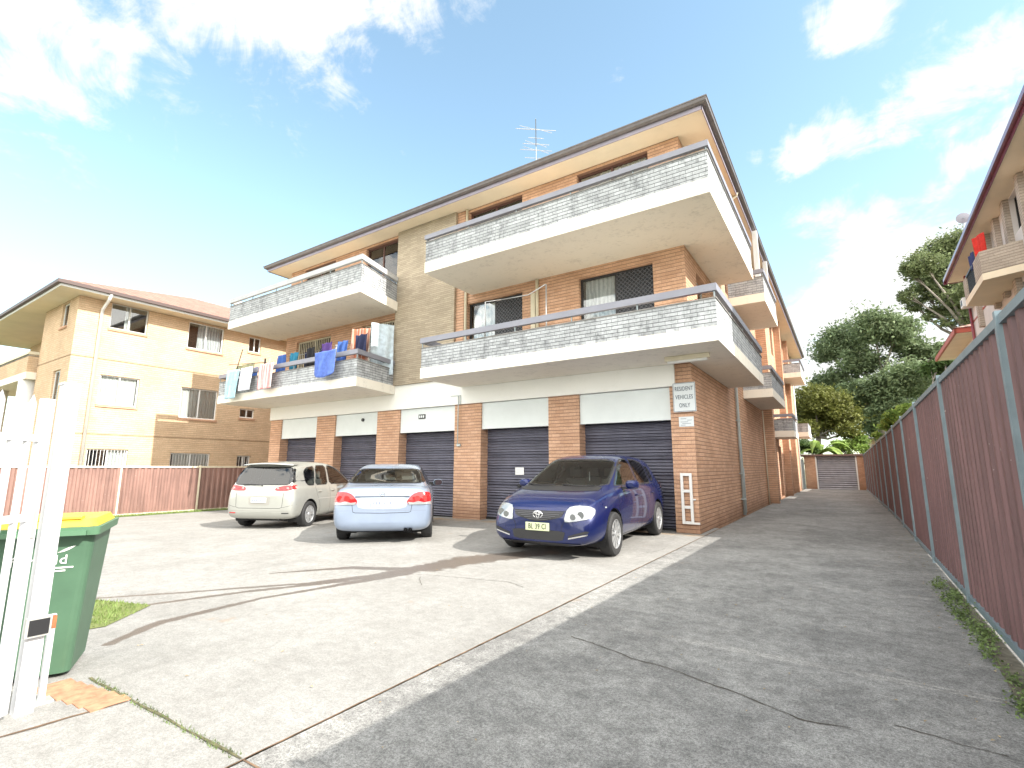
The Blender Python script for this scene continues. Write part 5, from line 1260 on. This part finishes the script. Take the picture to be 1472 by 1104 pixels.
# badge: an upright and a flat oval inside a wider oval
def oval(q,cy,cz,ry,rz,x,r_=.008,n=24): q.tube([(x,cy+ry*math.cos(2*math.pi*k/n),cz+rz*math.sin(2*math.pi*k/n)) for k in range(n+1)],r_,5)
bx_=c.hit(0,.615,'F')[0].x+.018
q=MB(); oval(q,0,.615,.072,.049,bx_); oval(q,0,.615,.023,.044,bx_); oval(q,0,.633,.048,.018,bx_); q.build('badge',m_chrome,c.root,smooth=True)
for v in (1,-1):
    pl=[(v*a,b) for a,b in ((.435,.715),(.56,.745),(.70,.735),(.765,.70),(.775,.62),(.73,.575),(.60,.55),(.47,.53),(.40,.53))]
    h=c.patch('headlight',chaikin(pl,1,.2),'F',m_lens,.010,.03)
    q=MB()
    for (yy_,zz_,rr) in ((.53,.60,.042),(.63,.625,.05)):
        p=c.hit(v*yy_,zz_,'F')[0]+Vector((.024,0,0)); n=16
        q.poly([p+Vector((0.0,rr*math.cos(2*math.pi*k/n),rr*math.sin(2*math.pi*k/n))) for k in range(n)]) 
    q.build('bulb',mat('lamp_grey',(.25,.26,.27),.15,.6),h)
    c.patch('fog_recess',[(v*.46,.325),(v*.72,.385),(v*.74,.41),(v*.70,.42),(v*.46,.345)],'F',m_dark,.005,.03)
    c.patch('chrome_trim',[(v*.46,.30),(v*.72,.36),(v*.72,.378),(v*.46,.318)],'F',m_chrome,.008,.03)
    c.line([(v*.40,.53),(v*.36,.45),(v*.38,.32)],'F',.006,m_seam,name='bumper_crease')
    q=MB();a=[c.hit(v*.55 if v>0 else -.10,.985,'F')[0]+Vector((.02,0,.02)),c.hit(v*.30 if v>0 else -.35,.975,'F')[0]+Vector((.02,0,.02)),c.hit(v*.02 if v>0 else -.62,1.0,'F')[0]+Vector((.012,0,.012))]; q.tube(a,.009,6); q.build('wiper',m_dark,c.root)
c.line([(-.66,.955),(-.3,.945),(.3,.945),(.66,.955)],'F',.05,m_dark,.004,name='cowl')
c.patch('lower_intake',chaikin([(-.42,.405),(.42,.405),(.38,.27),(-.38,.27)],1,.12),'F',m_dark,.005,.04)
c.patch('chin_spoiler',[(-.62,.245),(.62,.245),(.60,.205),(-.60,.205)],'F',m_dark,.012,.04)
c.patch('number_plate_panel',[(-.30,.515),(.30,.515),(.28,.41),(-.28,.41)],'F',m_blue,.006,.05)
px_=max(c.hit(t,.45,'F')[0].x for t in (-.18,0,.18))+.014
q=MB(); q.box(px_,px_+.008,-.186,.186,.395,.505); np=q.build('number_plate',m_plate_y,c.root,bev=.003)
text('plate_lettering','BL 39 CI',.105,Matrix.Translation((px_+.0095,0,.45))@Matrix.Rotation(R(90),4,'Z')@Matrix.Rotation(R(90),4,'X'),m_dark,np,.70)
c.mirror(.68,.86,.985,m_blue); c.seats(-.05,-.95,.50,1.2)
q=MB(); q.tube([(-1.4,0,1.48),(-1.5,0,1.52),(-1.62,0,1.60)],[.02,.012,.006],6); q.build('aerial',m_dark,c.root)
q=MB(); q.box(.56,.60,-.05,.05,1.24,1.30); q.build('rear_view_mirror',m_dark,c.root)
q=MB(); q.box(.42,.43,.15,.16,1.05,1.20) ; q.build('hanging_tag',m_white,c.root)
# papers on the dash (left side of the windscreen)
c.finish()
for x in (1.30,-1.32):
    for y in (.79,-.79): c.wheel(x,y,(10,.012,.026))
# ---- champagne hatchback, seen from behind
S2=[(-1.95,.40,.62,.66,.58,.72,.50,.74),(-1.93,.30,.76,.80,.72,.88,.66,.90),(-1.88,.24,.82,.90,.765,.985,.69,1.01),(-1.80,.22,.835,.93,.775,1.16,.68,1.19),(-1.71,.22,.84,.935,.78,1.36,.65,1.40),(-1.60,.22,.84,.935,.785,1.45,.63,1.50),(-1.1,.20,.84,.925,.79,1.475,.62,1.53),(-.4,.19,.84,.915,.795,1.485,.62,1.54),
 (.25,.19,.84,.91,.795,1.43,.61,1.49),(.62,.19,.84,.905,.79,1.27,.63,1.32),(.95,.19,.84,.90,.785,1.08,.65,1.11),(1.2,.19,.84,.88,.77,.96,.66,.985),(1.5,.2,.83,.83,.745,.89,.62,.91),(1.75,.2,.79,.75,.70,.81,.56,.83),(1.9,.22,.72,.64,.63,.70,.5,.72),(1.97,.27,.60,.53,.53,.58,.43,.59)]
def rad2(hx,hy): return math.atan2(hy,hx)
mz=Car('hatchback','champagne silver hatchback parked tail out at the left end of the yard','car',(-12.87,8.80,-.125),rad2(-.43,.90),S2,m_silver,(1.25,-1.24),.30,.84,1.08)
c=mz
rw=c.window([(-.70,1.40),(.70,1.40),(.76,.98),(-.76,.98)],'B',.03,glass=m_cglass_d,name='rear_window',it=2,w=.12)
c.window([(-.68,.94),(.68,.94),(.60,1.40),(-.60,1.40)],'F',.03,name='windscreen',it=1)
for v in ('L','Rt'):
    c.window([(.42,.955),(.92,.955),(.55,1.19),(.25,1.36),(-.02,1.43),(-.22,1.43),(-.26,.955)],v,.026,it=1,w=.15)
    c.window([(-.34,.955),(-.30,1.44),(-.78,1.43),(-.93,.955)],v,.024,it=1,w=.12)
    c.window([(-.98,.955),(-.84,1.42),(-1.22,1.38),(-1.38,1.28),(-1.36,1.05),(-1.26,.955)],v,.024,it=1,w=.15)
    for pts in ([(.95,.26),(.98,.94)],[(-.30,.24),(-.30,.94)],[(-.96,.94),(-.93,.75),(-.84,.60),(-.78,.45),(-.76,.25)],[(.95,.26),(-.76,.26)],[(-.76,.26),(-.84,.22)]): c.line(pts,v,.007,m_seam)
    c.line([(.9,.62),(-.9,.64)],v,.012,mat('side_strip',(.6,.59,.56),.3,.5),.006,name='rubbing_strip')
    for x in (-.16,-.80): c.patch('door_handle',chaikin([(x-.10,.79),(x+.08,.79),(x+.08,.825),(x-.10,.825)],1),v,m_silver,.024,.04,thick=.002)
    sg=1 if v=='L' else -1
for sg in (1,-1):
    pl=[(sg*.36,.86),(sg*.37,.935),(sg*.60,.975),(sg*.805,.985),(sg*.81,.93),(sg*.76,.885),(sg*.60,.86)]
    t_=c.patch('tail_light',chaikin(pl,1,.2),'B',m_red,.010,.03)
    q=MB()
    for (yy_,rr) in ((.43,.03),(.66,.032)):
        p=c.hit(sg*yy_,.915,'B')[0]-Vector((.014,0,0)); n=14; q.poly([p+Vector((0,rr*math.cos(2*math.pi*k/n),rr*math.sin(2*math.pi*k/n))) for k in range(n)])
    q.build('clear_lens',m_lens,t_)
    c.patch('bumper_reflector',[(sg*.56,.36),(sg*.72,.365),(sg*.72,.385),(sg*.56,.38)],'B',m_red if sg>0 else m_seam,.006,.04)
c.line([(-.58,.82),(-.56,.50),(-.50,.475),(.50,.475),(.56,.50),(.58,.82)],'B',.008,m_seam,name='hatch_gap')
c.line([(-.83,.56),(-.6,.50),(-.56,.50)],'B',.006,m_seam); c.line([(.83,.56),(.6,.50),(.56,.50)],'B',.006,m_seam)
c.line([(-.70,.42),(.70,.42)],'B',.008,mat('bumper_shadow_line',(.25,.24,.22),.5),name='bumper_crease')
c.patch('plate_recess',chaikin([(-.27,.73),(.27,.73),(.25,.54),(-.25,.54)],1,.1),'B',carpaint('champagne_dark',(.36,.35,.32)),.004,.05)
px_=min(c.hit(t,z_,'B')[0].x for t in (-.18,.18,0) for z_ in (.60,.70))-.016
q=MB(); q.box(px_-.006,px_,-.186,.186,.60,.705); np=q.build('number_plate',m_plate_w,c.root,bev=.003)
q=MB()
for k,wd in enumerate((.03,.028,.03,0,.028,.03,.012)):
    y=.14-.047*k
    if wd: q.box(px_-.0085,px_-.0065,y-wd/2,y+wd/2,.625,.68)
q.build('plate_lettering',mat('plate_grey_ink',(.2,.23,.3),.5),np)
q=MB(); n=14; prev=None
for i in range(n+1):
    y=-.62+1.24*i/n; xx=-1.80+.09*(y/.62)**2; cur=[(xx,y,1.455-.03*(y/.62)**2),(xx+.02,y,1.48-.03*(y/.62)**2),(-1.50,y,1.505-.05*(y/.62)**2),(-1.50,y,1.44)]
    if prev:
        for k in range(4): q.quad(prev[k],prev[(k+1)%4],cur[(k+1)%4],cur[k])
    else: q.poly(cur)
    prev=cur
q.poly(prev); q.build('roof_spoiler',m_silver,c.root,smooth=False,bev=.0)
p0=c.hit(-.03,.965,'B')[0]; q=MB(); q.tube([p0+Vector((-.01,0,0)),p0+Vector((-.035,0,.02)),c.hit(.25,1.0,'B')[0]+Vector((-.025,0,0)),c.hit(.45,.99,'B')[0]+Vector((-.02,0,0))],.011,6); q.build('rear_wiper',m_dark,c.root)
c.mirror(.66,.84,.95,m_silver); c.seats(-.05,-.95,.52,1.2)
q=MB(); q.box(-1.7,-1.2,-.55,.55,.88,.92); q.build('parcel_shelf',m_dark,c.root)
c.finish()
for x in (1.25,-1.24):
    for y in (.745,-.745): c.wheel(x,y,(6,.030,.055))
q=MB(); q.tube([(-1.85,-.45,.21),(-1.5,-.45,.22)],.025,10); q.build('exhaust',m_dark,c.root)
# ---- ice blue sedan, seen from behind
S3=[(-2.24,.40,.66,.70,.60,.76,.52,.78),(-2.22,.30,.80,.86,.74,.93,.64,.96),(-2.14,.23,.85,.95,.79,.995,.69,1.02),(-1.9,.21,.873,.965,.81,1.01,.69,1.035),(-1.72,.20,.877,.965,.815,1.05,.68,1.07),(-1.45,.20,.877,.96,.82,1.19,.64,1.215),(-1.12,.20,.877,.955,.825,1.33,.60,1.365),(-.75,.19,.877,.95,.83,1.385,.60,1.43),(-.15,.18,.877,.94,.83,1.39,.60,1.44),
 (.40,.18,.877,.935,.83,1.33,.60,1.375),(.85,.18,.877,.93,.825,1.15,.63,1.18),(1.2,.18,.877,.915,.815,1.0,.66,1.02),(1.45,.18,.87,.88,.80,.93,.66,.955),(1.8,.19,.85,.80,.76,.86,.62,.885),(2.05,.2,.79,.70,.69,.76,.55,.78),(2.2,.22,.70,.60,.60,.65,.47,.66),(2.26,.27,.58,.5,.5,.54,.4,.55)]
cv=Car('sedan','ice blue sedan parked tail out between the champagne and dark blue hatchbacks','car',(-8.90,8.38,-.055),R(132),S3,m_lblue,(1.36,-1.34),.315,.877,1.06)
c=cv
c.window([(-.76,1.055),(.76,1.055),(.70,1.15),(.60,1.33),(-.60,1.33),(-.70,1.15)],'B',.025,glass=m_cglass,name='rear_window',it=1,w=.12)
c.window([(-.72,.99),(.72,.99),(.58,1.33),(-.58,1.33)],'F',.03,name='windscreen',it=1)
for v in ('L','Rt'):
    c.window([(.5,.985),(1.05,.985),(.62,1.20),(.30,1.33),(-.05,1.36),(-.16,1.36),(-.16,.985)],v,.026,it=1,w=.15)
    c.window([(-.24,.985),(-.24,1.36),(-.70,1.355),(-1.05,1.29),(-1.40,1.10),(-1.30,1.02),(-1.0,.985)],v,.024,it=1,w=.15)
    for pts in ([(1.05,.26),(1.08,.96)],[(-.20,.24),(-.20,.96)],[(-1.05,.96),(-1.0,.75),(-.90,.55),(-.86,.25)],[(1.05,.26),(-.86,.26)]): c.line(pts,v,.007,m_seam)
    for x in (.0,-.85): c.patch('door_handle',chaikin([(x-.10,.80),(x+.08,.80),(x+.08,.835),(x-.10,.835)],1),v,m_lblue,.024,.04,thick=.002)
for sg in (1,-1):
    pl=[(sg*.46,.70),(sg*.42,.76),(sg*.52,.88),(sg*.64,.925),(sg*.82,.91),(sg*.84,.80),(sg*.84,.70)]
    t_=c.patch('tail_light',chaikin(pl,1,.2),'B',m_red,.010,.025)
    q_=c.patch('clear_lens',[(sg*.47,.70),(sg*.44,.75),(sg*.54,.738),(sg*.63,.762),(sg*.72,.738),(sg*.84,.752),(sg*.84,.70)],'B',m_lens,.014,.03,t_)
    q=MB()
    for (yy_,rr) in ((.61,.05),(.735,.05)):
        p=c.hit(sg*yy_,.805,'B')[0]-Vector((.016,0,0)); n=18; q.poly([p+Vector((-.0,rr*math.cos(2*math.pi*k/n),rr*math.sin(2*math.pi*k/n))) for k in range(n)])
    q.build('lamp_roundel',m_red2,t_)
    c.line([(sg*.52,.715),(sg*.50,.58),(sg*.46,.565),(0,.555)],'B',.008,m_seam,name='boot_gap')
    c.line([(sg*.50,.70),(sg*.83,.70)],'B',.006,m_seam)
c.patch('plate_recess',chaikin([(-.47,.83),(.47,.83),(.42,.66),(.30,.625),(-.30,.625),(-.42,.66)],1,.12),'B',carpaint('ice_blue_pale',(.38,.43,.50)),.004,.05)
c.line([(-.47,.838),(.47,.838)],'B',.016,m_seam,.006,name='garnish_edge')
px_=min(c.hit(t,z_,'B')[0].x for t in (-.18,.18,0) for z_ in (.67,.78))-.012
q=MB(); q.box(px_-.006,px_,-.186,.186,.675,.785); np=q.build('number_plate',m_plate_w,c.root,bev=.003)
q=MB()
for k,wd in enumerate((.03,.03,.03,0,.028,.012,.028)):
    y=.14-.047*k
    if wd: q.box(px_-.0085,px_-.0065,y-wd/2,y+wd/2,.70,.76)
q.build('plate_lettering',mat('plate_grey_ink',(.3,.3,.3)),np)
hx=c.hit(0,.895,'B')[0].x-.006
q=MB(); 
for (y0,z0,y1,z1) in ((.03,.865,.036,.925),(-.03,.865,-.036,.925)): q.tube([(hx-.006,y0,z0),(hx-.004,y1,z1)],.006,5)
q.tube([(hx-.006,.03,.895),(hx-.006,-.03,.895)],.006,5); oval(q,0,.895,.05,.04,hx-.004,.005); q.build('badge',m_chrome,c.root,smooth=True)
c.line([(-.80,.60),(.80,.60)],'B',.006,mat('bumper_line',(.22,.25,.32),.4),name='bumper_crease')
for y in (-.42,-.50):
    q=MB(); q.tube([(-2.235,y,.26),(-1.9,y,.26)],.037,14,caps=False); q.tube([(-2.20,y,.26),(-2.1,y,.26)],.032,12); q.build('exhaust_tip',m_dark,c.root,smooth=True)
c.mirror(.78,.87,.98,m_lblue); c.seats(.0,-.85,.50,1.2)
q=MB(); q.box(-1.75,-1.15,-.62,.62,.92,.96); q.build('parcel_shelf',mat('shelf_grey',(.12,.12,.13),.9),c.root)
c.finish()
for x in (1.36,-1.34):
    for y in (.775,-.775): c.wheel(x,y,(5,.03,.05))
q=MB(); q.tube([(-1.5,0,1.0),(-1.6,0,1.1)],.01); 
# small weeds growing in the open joint beside the bin
gp=[(-4.3,1.415),(-2.6,1.47),(-2.6,1.52),(-4.3,1.46)]
grass('weeds',gp,0,420,m_weed,.018,seed=8)
